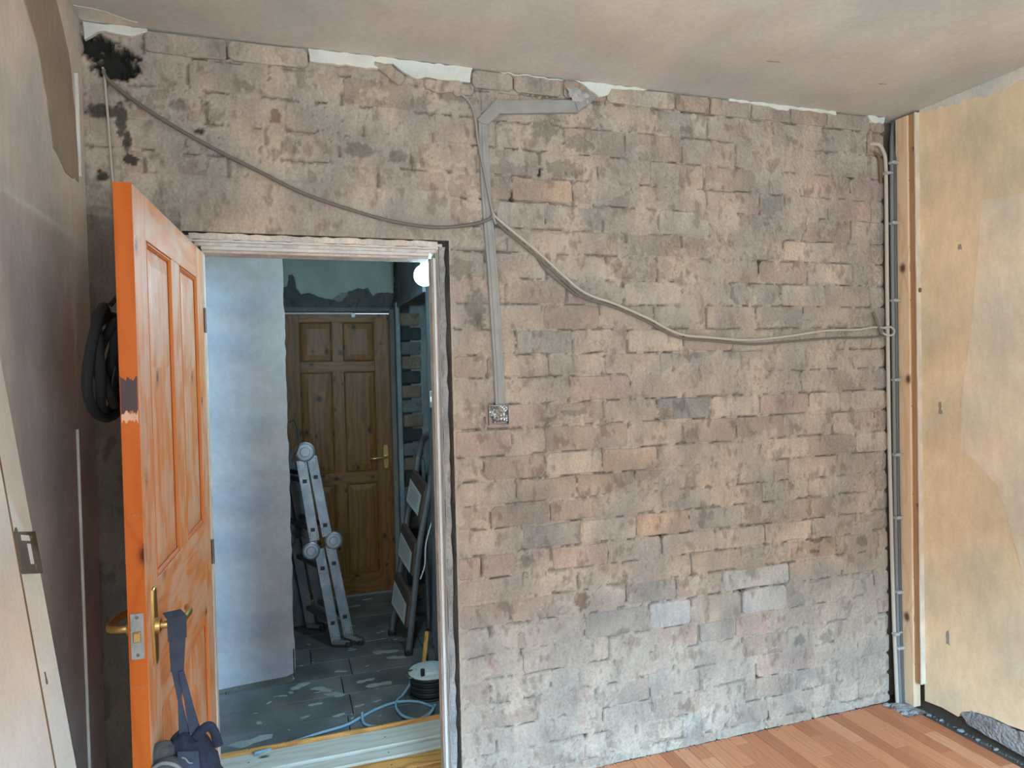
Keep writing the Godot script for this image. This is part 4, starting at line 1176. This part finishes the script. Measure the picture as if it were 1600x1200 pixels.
func build_cables():
	var tr = base("cable_trunking", "grey plastic cable cover running down the brick wall and turning right near the ceiling", "trunking", Vector3.ZERO)
	var st = mb()
	prism(st, V2([0.709, 2.512, 0.745, 2.500, 0.752, 2.25, 0.771, 1.96, 0.785, 1.63, 0.789, 1.456, 0.750, 1.456, 0.745, 1.63, 0.731, 1.96, 0.714, 2.25]), 0.004, 0.012, Transform3D.IDENTITY, 0.002)
	prism(st, V2([0.720, 2.49, 0.736, 2.49, 0.743, 2.25, 0.762, 1.96, 0.776, 1.63, 0.780, 1.46, 0.760, 1.46, 0.755, 1.63, 0.741, 1.96, 0.724, 2.25]), 0.011, 0.015, Transform3D.IDENTITY, 0.002)
	obj("upright_cover", st, "trunk_plastic", tr)
	st = mb()
	prism(st, V2([0.703, 2.510, 0.722, 2.497, 0.748, 2.497, 0.800, 2.548, 0.800, 2.588, 0.785, 2.600]), 0.006, 0.017, Transform3D.IDENTITY, 0.002)
	obj("elbow", st, "trunk_plastic", tr)
	st = mb()
	prism(st, V2([0.786, 2.590, 1.098, 2.622, 1.112, 2.575, 0.790, 2.540]), 0.006, 0.018, Transform3D.IDENTITY, 0.002)
	obj("level_cover", st, "trunk_plastic", tr)
	st = mb()
	prism(st, ragged(V2([1.104, 2.620, 1.118, 2.574, 1.150, 2.598, 1.195, 2.640, 1.16, 2.640]), 0.02, 0.004, 8), 0.0, 0.016, Transform3D(Basis(Vector3(0, 1, 0), -0.12), Vector3(0.0, 0, -0.126)), 0.002)
	obj("torn_end", st, "trunk_plastic", tr)

	var bo = base("back_box", "small metal socket box under the cable cover, stuffed with crumpled foil", "socket box", Vector3(0.760, 1.419, 0.0))
	for q in [["side", Vector3(-0.038, 0, 0.004), Vector3(0.003, 0.074, 0.04)], ["side", Vector3(0.038, 0, 0.004), Vector3(0.003, 0.074, 0.04)], ["side", Vector3(0, 0.036, 0.004), Vector3(0.078, 0.003, 0.04)], ["side", Vector3(0, -0.036, 0.004), Vector3(0.078, 0.003, 0.04)]]:
		box_obj(q[0], q[1], q[2], "zinc", bo, 0.001)
	var g := FastNoiseLite.new()
	g.seed = 9; g.frequency = 30.0
	st = mb()
	var n := 14
	var P = func(i, j):
		var x = -0.0355 + 0.071 * i / n
		var y = -0.034 + 0.068 * j / n
		return Vector3(x, y, 0.006 + 0.014 * sin(PI * i / n) * sin(PI * j / n) + 0.022 * g.get_noise_2d(x, y))
	for i in n:
		for j in n:
			var p0 = P.call(i, j); var p1 = P.call(i + 1, j); var p2 = P.call(i + 1, j + 1); var p3 = P.call(i, j + 1)
			var na = (p1 - p0).cross(p2 - p0).normalized()
			tri(st, p0, p1, p2, na if na.z > 0 else -na)
			na = (p2 - p0).cross(p3 - p0).normalized()
			tri(st, p0, p2, p3, na if na.z > 0 else -na)
	obj("crumpled_foil", st, "foil", bo)

	st = mb()
	g.seed = 14; g.frequency = 26.0
	var Q = func(i, j):
		var u = float(i) / n
		var v = float(j) / n
		var a = Vector2(1.055, 2.672).lerp(Vector2(1.185, 2.645), u)
		var b = Vector2(1.085, 2.612).lerp(Vector2(1.155, 2.606), u)
		var p = a.lerp(b, v)
		return Vector3(p.x, p.y, 0.020 + 0.018 * sin(PI * u) * sin(PI * v) + 0.022 * g.get_noise_2d(p.x, p.y))
	for i in n:
		for j in n:
			var p0 = Q.call(i, j); var p1 = Q.call(i + 1, j); var p2 = Q.call(i + 1, j + 1); var p3 = Q.call(i, j + 1)
			var na = (p1 - p0).cross(p2 - p0).normalized()
			tri(st, p0, p1, p2, na if na.z > 0 else -na)
			na = (p2 - p0).cross(p3 - p0).normalized()
			tri(st, p0, p2, p3, na if na.z > 0 else -na)
	tag(obj("crumpled_paper", st, "grey_paper"), "crumpled dusty grey paper stuffed above the torn end of the cable cover", "paper")

	cable("wall_cable", "long slack cable from the sooty hole in the left corner down to the cable cover", V3z([-0.505, 2.555, -0.50, 2.530, -0.44, 2.478, -0.333, 2.408, -0.203, 2.337, -0.067, 2.273, 0.074, 2.207, 0.221, 2.161, 0.375, 2.124, 0.535, 2.108, 0.679, 2.126, 0.745, 2.150, 0.757, 2.165], 0.018), 0.0062, "cable_dark")
	cable("wall_cable", "thin pale cable hanging straight down from the sooty hole behind the open door", V3z([-0.508, 2.56, -0.504, 2.535, -0.501, 2.472, -0.497, 2.373, -0.493, 2.254, -0.489, 2.114, -0.488, 1.6, -0.49, 1.0], 0.020), 0.0035, "cable_light")
	cable("wall_cable", "cable curving from the wall head down along the upright cable cover", [Vector3(0.622, 2.606, 0.004), Vector3(0.640, 2.600, 0.014), Vector3(0.668, 2.582, 0.014), Vector3(0.693, 2.536, 0.014), Vector3(0.704, 2.444, 0.014), Vector3(0.722, 2.339, 0.018), Vector3(0.743, 2.223, 0.020), Vector3(0.757, 2.150, 0.020), Vector3(0.766, 2.13, 0.018)], 0.0055, "cable_grey")
	cable("wall_cable", "upper of two cables sagging from the cable cover right across the brick wall", V3z([0.754, 2.168, 0.765, 2.155, 0.829, 2.106, 0.930, 2.030, 1.031, 1.945, 1.123, 1.878, 1.247, 1.838, 1.388, 1.784, 1.533, 1.719, 1.685, 1.702, 1.874, 1.690, 2.072, 1.704, 2.279, 1.727, 2.458, 1.731, 2.56, 1.742, 2.63, 1.735], 0.020), 0.0052, "cable_light")
	cable("wall_cable", "darker lower cable sagging across the brick wall to the right corner", V3z([0.758, 2.150, 0.766, 2.140, 0.827, 2.090, 0.928, 2.014, 1.026, 1.932, 1.120, 1.862, 1.245, 1.826, 1.386, 1.772, 1.531, 1.705, 1.716, 1.686, 1.907, 1.672, 2.106, 1.682, 2.314, 1.694, 2.531, 1.696, 2.62, 1.704], 0.014), 0.0048, "cable_dark")
	cable("wall_cable", "short branch of cable ending on the bricks below the sagging pair", V3z([0.93, 2.008, 0.955, 1.975, 0.991, 1.940, 1.04, 1.905, 1.083, 1.873, 1.128, 1.858], 0.012), 0.0045, "cable_dark")
	cable("wall_cable", "stub of cable sticking up where the sagging cables meet the right corner", [Vector3(2.549, 1.810, 0.020), Vector3(2.560, 1.785, 0.022), Vector3(2.571, 1.75, 0.024), Vector3(2.592, 1.712, 0.022)], 0.006, "cable_dark")
	cable("cable_tie", "pale cable end looped round the conduit at the right corner", [Vector3(2.60, 1.738, 0.024), Vector3(2.625, 1.742, 0.040), Vector3(2.645, 1.728, 0.044), Vector3(2.640, 1.708, 0.044), Vector3(2.615, 1.702, 0.038), Vector3(2.596, 1.715, 0.028)], 0.0045, "cable_light")

# ---------------------------------------------------------------- the two ladders in the hall
func build_ladders():
	var l = base("folding_ladder", "folded jointed aluminium ladder leaning against the end of the skimmed wall", "ladder", Vector3(0.25, 0, -1.64))
	var off = Vector3(-0.25, 0, 0)
	var back = Vector3(-0.13, 0, -0.33)
	var side = Vector3(-0.93, 0, 0.366)            # across the stiles' faces
	var segs = [[Vector2(0.082, 1.10), Vector2(0.143, 0.63)], [Vector2(0.140, 1.12), Vector2(0.214, 0.65)], [Vector2(0.166, 0.58), Vector2(0.248, 0.02)], [Vector2(0.228, 0.60), Vector2(0.320, 0.05)]]
	for k in 2:
		var b = back * k + off
		for q in segs:
			var st = mb()
			bar(st, Vector3(q[0].x, q[0].y, 0) + b, Vector3(q[1].x, q[1].y, 0) + b, Vector3(1, 0, 0), 0.058, 0.026, 0.003)
			var sl = obj("stile", st, "aluminium" if k == 0 else "aluminium_dull", l)
			if k == 0:
				var d = (q[1] - q[0])
				st = mb()
				for t in [0.03, 0.06, 0.09, 0.90, 0.93, 0.97]:
					var pp = q[0] + d * t
					for s in [-0.018, 0.018]:
						lathe(st, [[0.004, 0.0], [0.003, 0.002], [0.0, 0.0025]], Transform3D(Basis(Vector3(1, 0, 0), Vector3(0, 0, 1), Vector3(0, -1, 0)), Vector3(pp.x + s, pp.y, 0.0129) + b), 6)
				obj("rivets", st, "steel", sl).set_meta("kind", "stuff")
		for h in [[Vector2(0.104, 1.145), 0.056], [Vector2(0.122, 0.575), 0.050], [Vector2(0.248, 0.622), 0.050]]:
			var st = mb()
			var c = Vector3(h[0].x, h[0].y, 0) + b
			lathe(st, [[0.0, -0.018], [h[1], -0.018], [h[1], 0.016], [h[1] * 0.86, 0.020], [h[1] * 0.80, 0.017], [h[1] * 0.5, 0.018], [h[1] * 0.45, 0.024], [0.0, 0.025]], Transform3D(Basis(Vector3(1, 0, 0), Vector3(0, 0, 1), Vector3(0, -1, 0)), c), 24)
			obj("hinge_disc", st, "aluminium" if k == 0 else "aluminium_dull", l)
		# hinge arms from the discs into the stiles
		for h in [[Vector2(0.104, 1.145), Vector2(0.082, 1.08)], [Vector2(0.104, 1.145), Vector2(0.146, 1.08)], [Vector2(0.122, 0.575), Vector2(0.143, 0.65)], [Vector2(0.122, 0.575), Vector2(0.172, 0.54)], [Vector2(0.248, 0.622), Vector2(0.212, 0.67)], [Vector2(0.248, 0.622), Vector2(0.234, 0.56)]]:
			var st = mb()
			bar(st, Vector3(h[0].x, h[0].y, 0) + b, Vector3(h[1].x, h[1].y, 0) + b, Vector3(1, 0, 0), 0.044, 0.022, 0.004)
			obj("hinge_arm", st, "aluminium_dull", l)
	for q in segs:
		var d = q[1] - q[0]
		for t in ([0.26, 0.86] if q[0].y > 0.8 else [0.20, 0.78]):
			var pp = q[0] + d * t
			var p3 = Vector3(pp.x, pp.y, 0) + off
			var st = mb()
			bar(st, p3 + back, p3 - back * 0.02, Vector3(0, 1, 0), 0.026, 0.026, 0.003)
			var rg = obj("rung", st, "aluminium_dull", l)
			st = mb()
			bx(st, p3 + Vector3(0, 0, 0.0135), Vector3(0.024, 0.022, 0.002), 0.0005)
			obj("rung_socket", st, "black_rubber", rg)
	for k in 2:
		for q in [[0.248, 0.02], [0.320, 0.05]]:
			var st = mb()
			var p = Vector3(q[0], 0, 0) + back * k + off
			bar(st, p + Vector3(-0.02, q[1] + 0.012, 0.0), p + Vector3(0.075, 0.022, 0.02), Vector3(0, 0, 1), 0.05, 0.024, 0.003)
			var bb = obj("foot_bar", st, "aluminium_dull", l)
			st = mb()
			bx(st, p + Vector3(0.065, 0.016, 0.018), Vector3(0.035, 0.032, 0.056), 0.006)
			obj("rubber_foot", st, "black_rubber", bb)

	var s = base("step_ladder", "narrow folded stepladder leaning in the raw opening on the right of the hall", "ladder", Vector3(0.62, 0, -1.5))
	var o2 = Vector3(-0.62, 0, 1.5)
	var R := [Vector3(0.800, 1.175, -1.36), Vector3(0.769, 0.939, -1.36), Vector3(0.702, 0.619, -1.36), Vector3(0.655, 0.261, -1.36), Vector3(0.622, 0.012, -1.36)]
	var L := [Vector3(0.766, 1.090, -1.67), Vector3(0.745, 0.95, -1.68), Vector3(0.690, 0.70, -1.69), Vector3(0.638, 0.38, -1.69), Vector3(0.578, 0.012, -1.69)]
	for p in [R, L]:
		var st = mb()
		var path := []
		for q in p: path.append(q + o2)
		tube(st, smooth_path(path, 0.05), 0.019, 8, false, 0.6)
		obj("stile", st, "aluminium_dull", s)
		st = mb()
		bx(st, path[4] + Vector3(0, 0.004, 0), Vector3(0.045, 0.032, 0.04), 0.006)
		obj("rubber_foot", st, "black_rubber", s)
	var st = mb()
	tube(st, smooth_path([R[0] + o2, Vector3(0.806, 1.215, -1.385) + o2, Vector3(0.800, 1.225, -1.45) + o2, Vector3(0.785, 1.185, -1.60) + o2, L[0] + o2], 0.02), 0.019, 8)
	obj("hand_loop", st, "aluminium", s)
	var at = func(P, y):
		for i in 4:
			if y <= P[i].y and y >= P[i + 1].y: return P[i + 1].lerp(P[i], (y - P[i + 1].y) / (P[i].y - P[i + 1].y))
		return P[0]
	for k in 3:
		var y = [0.92, 0.60, 0.31][k]
		var tr: Array = [at.call(R, y + 0.02), at.call(L, y + 0.07), at.call(L, y - 0.12), at.call(R, y - 0.16)]
		var n = ((tr[0] - tr[1]).cross(tr[2] - tr[1])).normalized()
		if n.x > 0: n = -n
		st = mb()
		var f := []
		for q in tr: f.append(q + o2 + n * 0.030)
		var f2 := []
		for q in tr: f2.append(q + o2 + n * 0.004)
		quad(st, f[0], f[1], f[2], f[3], n)
		quad(st, f2[0], f2[1], f2[2], f2[3], -n)
		for i in 4:
			var j = (i + 1) % 4
			var cen = (f[0] + f[1] + f[2] + f[3]) / 4
			quad(st, f[i], f[j], f2[j], f2[i], ((f[i] + f[j]) / 2 - cen).normalized())
		obj("tread", st, "tread_brown", s)
		st = mb()
		var g := []
		for uv in [[0.90, 0.36], [0.02, 0.26], [0.03, 0.97], [0.90, 0.99]]:
			g.append(f[1].lerp(f[0], uv[0]).lerp(f[2].lerp(f[3], uv[0]), uv[1]) + n * 0.0015)
		quad(st, g[0], g[1], g[2], g[3], n)
		obj("label", st, "sticker", s)
		st = mb()
		for line in 6:
			var v = 0.15 + line * 0.12
			quad(st, g[1].lerp(g[0], 0.1).lerp(g[2].lerp(g[3], 0.1), v) + n * 0.001, g[1].lerp(g[0], 0.85).lerp(g[2].lerp(g[3], 0.85), v) + n * 0.001, g[1].lerp(g[0], 0.85).lerp(g[2].lerp(g[3], 0.85), v + 0.02) + n * 0.001, g[1].lerp(g[0], 0.1).lerp(g[2].lerp(g[3], 0.1), v + 0.02) + n * 0.001, n)
		obj("print", st, "ink", s).set_meta("kind", "stuff")
	for q in [[Vector3(0.808, 1.12, -1.38), Vector3(0.775, 0.02, -1.40)], [Vector3(0.79, 1.05, -1.66), Vector3(0.80, 0.02, -1.67)]]:
		st = mb()
		tube(st, [q[0] + o2, q[1] + o2], 0.012, 8)
		obj("rear_leg", st, "aluminium_dull", s)
	st = mb()
	tube(st, smooth_path([Vector3(0.78, 0.74, -1.38) + o2, Vector3(0.735, 0.62, -1.35) + o2, Vector3(0.725, 0.50, -1.35) + o2, Vector3(0.70, 0.42, -1.36) + o2], 0.03), 0.004, 6)
	obj("stay_cord", st, "white_plastic", s)

# ---------------------------------------------------------------- reel, cable and the rest on the hall floor
func build_hall_things():
	var r = base("cable_reel", "cable reel with a pale top flange on the hall floor at the right door jamb", "cable reel", Vector3(0.642, 0, -0.865))
	var st = mb()
	lathe(st, [[0.0, 0.0], [0.098, 0.0], [0.100, 0.006], [0.096, 0.010], [0.04, 0.011]], Transform3D.IDENTITY, 28)
	obj("base_flange", st, "black_rubber", r)
	st = mb()
	for lv in 7:
		var pts := []
		for i in 28:
			var g = TAU * i / 28
			pts.append(Vector3((0.083 + 0.006 * (lv % 2)) * cos(g), 0.018 + lv * 0.0125, (0.083 + 0.006 * (lv % 2)) * sin(g)))
		tube(st, pts, 0.0078, 7, true)
	lathe(st, [[0.080, 0.01], [0.080, 0.105]], Transform3D.IDENTITY, 28)
	obj("wound_cable", st, "black_cable", r)
	st = mb()
	lathe(st, [[0.03, 0.104], [0.100, 0.106], [0.104, 0.112], [0.100, 0.118], [0.070, 0.120], [0.064, 0.132], [0.03, 0.140], [0.0, 0.141]], Transform3D.IDENTITY, 32)
	obj("top_flange", st, "reel_grey", r)
	st = mb()
	lathe(st, [[0.010, 0.0], [0.011, 0.030], [0.008, 0.034], [0.0, 0.035]], Transform3D(Basis.IDENTITY, Vector3(-0.045, 0.118, 0.062)), 12)
	obj("winding_knob", st, "black_rubber", r)
	st = mb()
	tube(st, smooth_path([Vector3(-0.08, 0.118, -0.02), Vector3(-0.115, 0.128, 0.01), Vector3(-0.112, 0.112, 0.045), Vector3(-0.08, 0.112, 0.05)], 0.01), 0.004, 6)
	obj("wire_handle", st, "steel", r)

	var pts := []
	for q in [[-0.16, -0.540], [-0.07, -0.590], [0.026, -0.628], [0.108, -0.653], [0.22, -0.68], [0.296, -0.731], [0.375, -0.783], [0.47, -0.813], [0.558, -0.786], [0.612, -0.721], [0.617, -0.664], [0.580, -0.627], [0.527, -0.617], [0.476, -0.661], [0.459, -0.758], [0.475, -0.83], [0.515, -0.885], [0.560, -0.90]]:
		pts.append(Vector3(q[0], 0.0075, q[1]))
	pts[0].y = 0.028; pts[1].y = 0.012
	pts[pts.size() - 1].y = 0.06
	pts[10].y = 0.02; pts[13].y = 0.012
	tag(obj("floor_cable", cable_mesh(pts, 0.0068), "hose_blue"), "light blue cable snaking over the hall floor from the reel to the doorway boards", "cable")
	pts = []
	for q in [[0.300, -0.738], [0.297, -0.687], [0.316, -0.640], [0.377, -0.606], [0.443, -0.600], [0.531, -0.610], [0.60, -0.655], [0.632, -0.70]]: pts.append(Vector3(q[0], 0.0075, q[1]))
	pts[0].y = 0.02; pts[7].y = 0.018
	tag(obj("floor_cable", cable_mesh(pts, 0.0068), "hose_blue"), "looped slack of light blue cable beside the boards in front of the reel", "cable")
	st = mb()
	tube(st, smooth_path([Vector3(0.02, 1.33, -1.42), Vector3(0.045, 1.345, -1.42), Vector3(0.064, 1.29, -1.42), Vector3(0.066, 1.21, -1.42), Vector3(0.05, 1.16, -1.42), Vector3(0.03, 1.12, -1.42)], 0.02), 0.0045, 6)
	tag(obj("hanging_cable", st, "black_cable"), "black cable looping out from behind the raw end of the skimmed wall", "cable")
	var bo = base("grey_panel", "blue-grey panel standing behind the folded ladder", "panel", Vector3(0.03, 0, -2.06))
	st = mb()
	bx(st, Vector3(0, 0.50, 0), Vector3(0.20, 1.0, 0.03), 0.004)
	obj("panel", st, "aluminium_dull", bo)
	bo.rotation.z = 0.02
	var of = base("timber_offcut", "pale timber offcut leaning low against the hall wall behind the reel", "offcut", Vector3(0.70, 0, -1.20))
	st = mb()
	bar(st, Vector3(-0.035, 0.01, 0.05), Vector3(0.008, 0.16, -0.05), Vector3(1, 0, 0), 0.022, 0.012, 0.002)
	obj("stick", st, "pine_raw", of)

func cable_mesh(pts, r):
	var st = mb()
	tube(st, smooth_path(pts, 0.015), r, 8)
	return st

# ---------------------------------------------------------------- left side: leaning lining, bag on the handle, bundle behind the door
func build_left_things():
	var l = base("leaning_lining", "white door lining with a steel strike plate leaning on the left wall", "timber", Vector3(-0.492, 1.582, 0.956))
	var d = Vector3(0.14, -0.653, 0.181).normalized()
	var w = (Vector3(0, 0, 1) - d * d.z).normalized()
	var up = -d
	var n = up.cross(w).normalized()
	if n.x < 0: n = -n
	# local x = w (towards the room), y = up, z = n (face); mirrored frames are fine for boxes
	var xf = Transform3D(Basis(w, up, n), Vector3.ZERO)
	var lo = -1.672
	var hi = 0.16
	var mid = (lo + hi) / 2
	var st = mb()
	bx(st, Vector3(0.0425, mid, -0.014), Vector3(0.085, hi - lo, 0.028), 0.003, xf)
	obj("rebate", st, "lining_edge", l)
	st = mb()
	bx(st, Vector3(0.0885, mid, -0.008), Vector3(0.009, hi - lo, 0.0175), 0.0, xf)
	obj("joint", st, "raw_brown", l)
	st = mb()
	bx(st, Vector3(0.182, mid, -0.013), Vector3(0.180, hi - lo, 0.030), 0.003, xf)
	obj("stop", st, "lining_white", l)
	var y = -0.318
	st = mb()
	prism(st, V2([-0.004, y - 0.040, 0.081, y - 0.040, 0.085, y - 0.030, 0.083, y + 0.030, 0.074, y + 0.040, 0.070, y + 0.032, -0.004, y + 0.036]), -0.0005, 0.0022, xf, 0.0006)
	obj("strike_plate", st, "steel", l)
	for q in [[0.036, y - 0.006, 0.014, 0.036], [0.046, y + 0.022, 0.034, 0.010]]:
		st = mb()
		bx(st, Vector3(q[0], q[1], 0.0022), Vector3(q[2], q[3], 0.0012), 0.0004, xf)
		obj("strike_hole", st, "lining_white", l)
	for q in [[0.022, y + 0.024], [0.022, y - 0.028]]:
		st = mb()
		lathe(st, [[0.004, 0.0], [0.003, 0.001], [0.0, 0.0012]], Transform3D(Basis(w, n, up), xf * Vector3(q[0], q[1], 0.0022)), 8)
		obj("screw", st, "raw_brown", l)
	st = mb()
	prism(st, ragged(V2([0.058, y - 0.225, 0.064, y - 0.225, 0.064, y - 0.205, 0.058, y - 0.205]), 0.004, 0.002, 4), 0.0, 0.0008, xf)
	obj("nick", st, "raw_brown", l)

	# bag on the strap over the inner handle
	var b = base("tool_bag", "navy fabric bag with a studded grey pad hanging by a strap on the door handle", "bag", Vector3(-0.232, 0.70, 0.80))
	var g := FastNoiseLite.new()
	g.seed = 6; g.frequency = 11.0
	st = lump(Vector3(0.010, -0.02, -0.002), Vector3(0.066, 0.118, 0.050), g, 0.22)
	obj("pouch", st, "navy", b)
	st = mb()
	tube(st, smooth_path([Vector3(0.024, 0.085, 0.006), Vector3(0.038, 0.100, 0.008), Vector3(0.052, 0.108, 0.010), Vector3(0.062, 0.094, 0.012), Vector3(0.070, 0.060, 0.010)], 0.006), 0.011, 8, false, 0.7)
	obj("pouch_rim", st, "navy", b)
	st = lump(Vector3(-0.042, 0.066, 0.018), Vector3(0.026, 0.030, 0.022), g, 0.3)
	obj("flap", st, "dark_pad", b)
	st = lump(Vector3(-0.030, 0.026, 0.044), Vector3(0.040, 0.046, 0.026), g, 0.08)
	obj("pad", st, "dark_pad", b)
	st = mb()
	for i in 8:
		for j in 8:
			var u = -0.034 + i * 0.0095
			var v = -0.040 + j * 0.0095
			var e = pow(u / 0.040, 2.0) + pow(v / 0.046, 2.0)
			if e > 0.86: continue
			bx(st, Vector3(-0.030 + u, 0.026 + v, 0.044 + 0.026 * sqrt(1.0 - e) + 0.001), Vector3(0.0066, 0.0066, 0.006), 0.0015)
	obj("studs", st, "grey_pad", b).set_meta("kind", "stuff")
	st = mb()
	tube(st, smooth_path([Vector3(-0.058, 0.056, 0.054), Vector3(-0.036, 0.070, 0.064), Vector3(-0.012, 0.064, 0.068), Vector3(0.002, 0.048, 0.066)], 0.005), 0.004, 7)
	obj("pale_edge", st, "grey_pad", b)
	st = mb()
	prism(st, V2([-0.010, 0.084, 0.032, 0.078, 0.036, 0.038, 0.018, 0.026, -0.008, 0.046]), 0.0, 0.006, Transform3D(Basis(Vector3(1, 0, 0), -0.30), Vector3(0, -0.004, 0.060)), 0.002)
	obj("badge_patch", st, "navy_strap", b)
	st = mb()
	tube(st, smooth_path([Vector3(0.000, 0.068, 0.0500), Vector3(0.008, 0.064, 0.0512), Vector3(0.014, 0.056, 0.0537), Vector3(0.022, 0.054, 0.0543)], 0.004), 0.0018, 6)
	obj("badge_line", st, "grey_pad", b)
	# strap: over the lever, down in one band, then two crossing strands
	var o = Vector3(0.232, -0.70, -0.80)
	var bands = [[Vector3(-0.238, 1.060, 0.810), Vector3(-0.238, 1.010, 0.810), 0.040, 0.038], [Vector3(-0.254, 1.062, 0.768), Vector3(-0.238, 1.060, 0.810), 0.038, 0.040], [Vector3(-0.238, 1.014, 0.810), Vector3(-0.243, 0.935, 0.791), 0.034, 0.027], [Vector3(-0.243, 0.937, 0.785), Vector3(-0.240, 0.868, 0.793), 0.026, 0.008], [Vector3(-0.240, 0.870, 0.793), Vector3(-0.232, 0.795, 0.800), 0.008, 0.022], [Vector3(-0.236, 0.930, 0.786), Vector3(-0.222, 0.86, 0.793), 0.012, 0.016], [Vector3(-0.223, 0.862, 0.793), Vector3(-0.206, 0.775, 0.802), 0.016, 0.026]]
	for q in bands:
		st = mb()
		var a = q[0] + o; var e2 = q[1] + o
		var s2 = Vector3(0.93, 0, -0.37)
		var nn = Vector3(0.37, 0, 0.93)
		var c = [a - s2 * q[2] / 2, a + s2 * q[2] / 2, e2 + s2 * q[3] / 2, e2 - s2 * q[3] / 2]
		for sg in [-1.0, 1.0]:
			quad(st, c[0] + nn * 0.001 * sg, c[1] + nn * 0.001 * sg, c[2] + nn * 0.001 * sg, c[3] + nn * 0.001 * sg, nn * sg)
		for i in 4:
			var j = (i + 1) % 4
			quad(st, c[i] - nn * 0.001, c[j] - nn * 0.001, c[j] + nn * 0.001, c[i] + nn * 0.001, ((c[i] + c[j]) / 2 - (a + e2) / 2).normalized())
		obj("strap", st, "navy_strap", b)

	var k = base("dark_coil", "coil of black cable hanging in the shadow behind the open door", "cable coil", Vector3(-0.395, 1.63, 0.58))
	for t in 5:
		var pts := []
		for i in 40:
			var a = TAU * i / 40
			var rr = 1.0 - 0.10 * t + 0.02 * sin(a * 3.0 + t)
			pts.append(Vector3(0.012 * sin(a * 2.0 + t * 1.7) - 0.012 + t * 0.006, 0.135 * rr * sin(a), 0.155 * rr * cos(a)))
		st = mb()
		tube(st, pts, 0.011, 8, true)
		obj("turn", st, "soot", k)
	st = mb()
	tube(st, smooth_path([Vector3(0.0, 0.135, 0.0), Vector3(0.03, 0.17, 0.0), Vector3(0.052, 0.185, 0.0)], 0.02), 0.006, 6)
	obj("hook", st, "soot", k)

# a lumpy rounded body
func lump(c: Vector3, rad: Vector3, g: FastNoiseLite, amp: float, nu := 28, nv := 18) -> SurfaceTool:
	var st = mb()
	var P = func(i, j):
		var a = TAU * i / nu
		var b = -PI / 2 + PI * j / nv
		var d = Vector3(cos(b) * cos(a), sin(b), cos(b) * sin(a))
		return c + d * rad * (1.0 + amp * g.get_noise_3dv((c + d * rad) * 2.2))
	for i in nu:
		for j in nv:
			var p0 = P.call(i, j); var p1 = P.call(i + 1, j); var p2 = P.call(i + 1, j + 1); var p3 = P.call(i, j + 1)
			var m = ((p0 + p1 + p2 + p3) / 4 - c)
			var n = ((p2 - p0).cross(p3 - p1)).normalized()
			if n.dot(m) < 0: n = -n
			tri(st, p0, p1, p2, n)
			tri(st, p0, p2, p3, n)
	return st
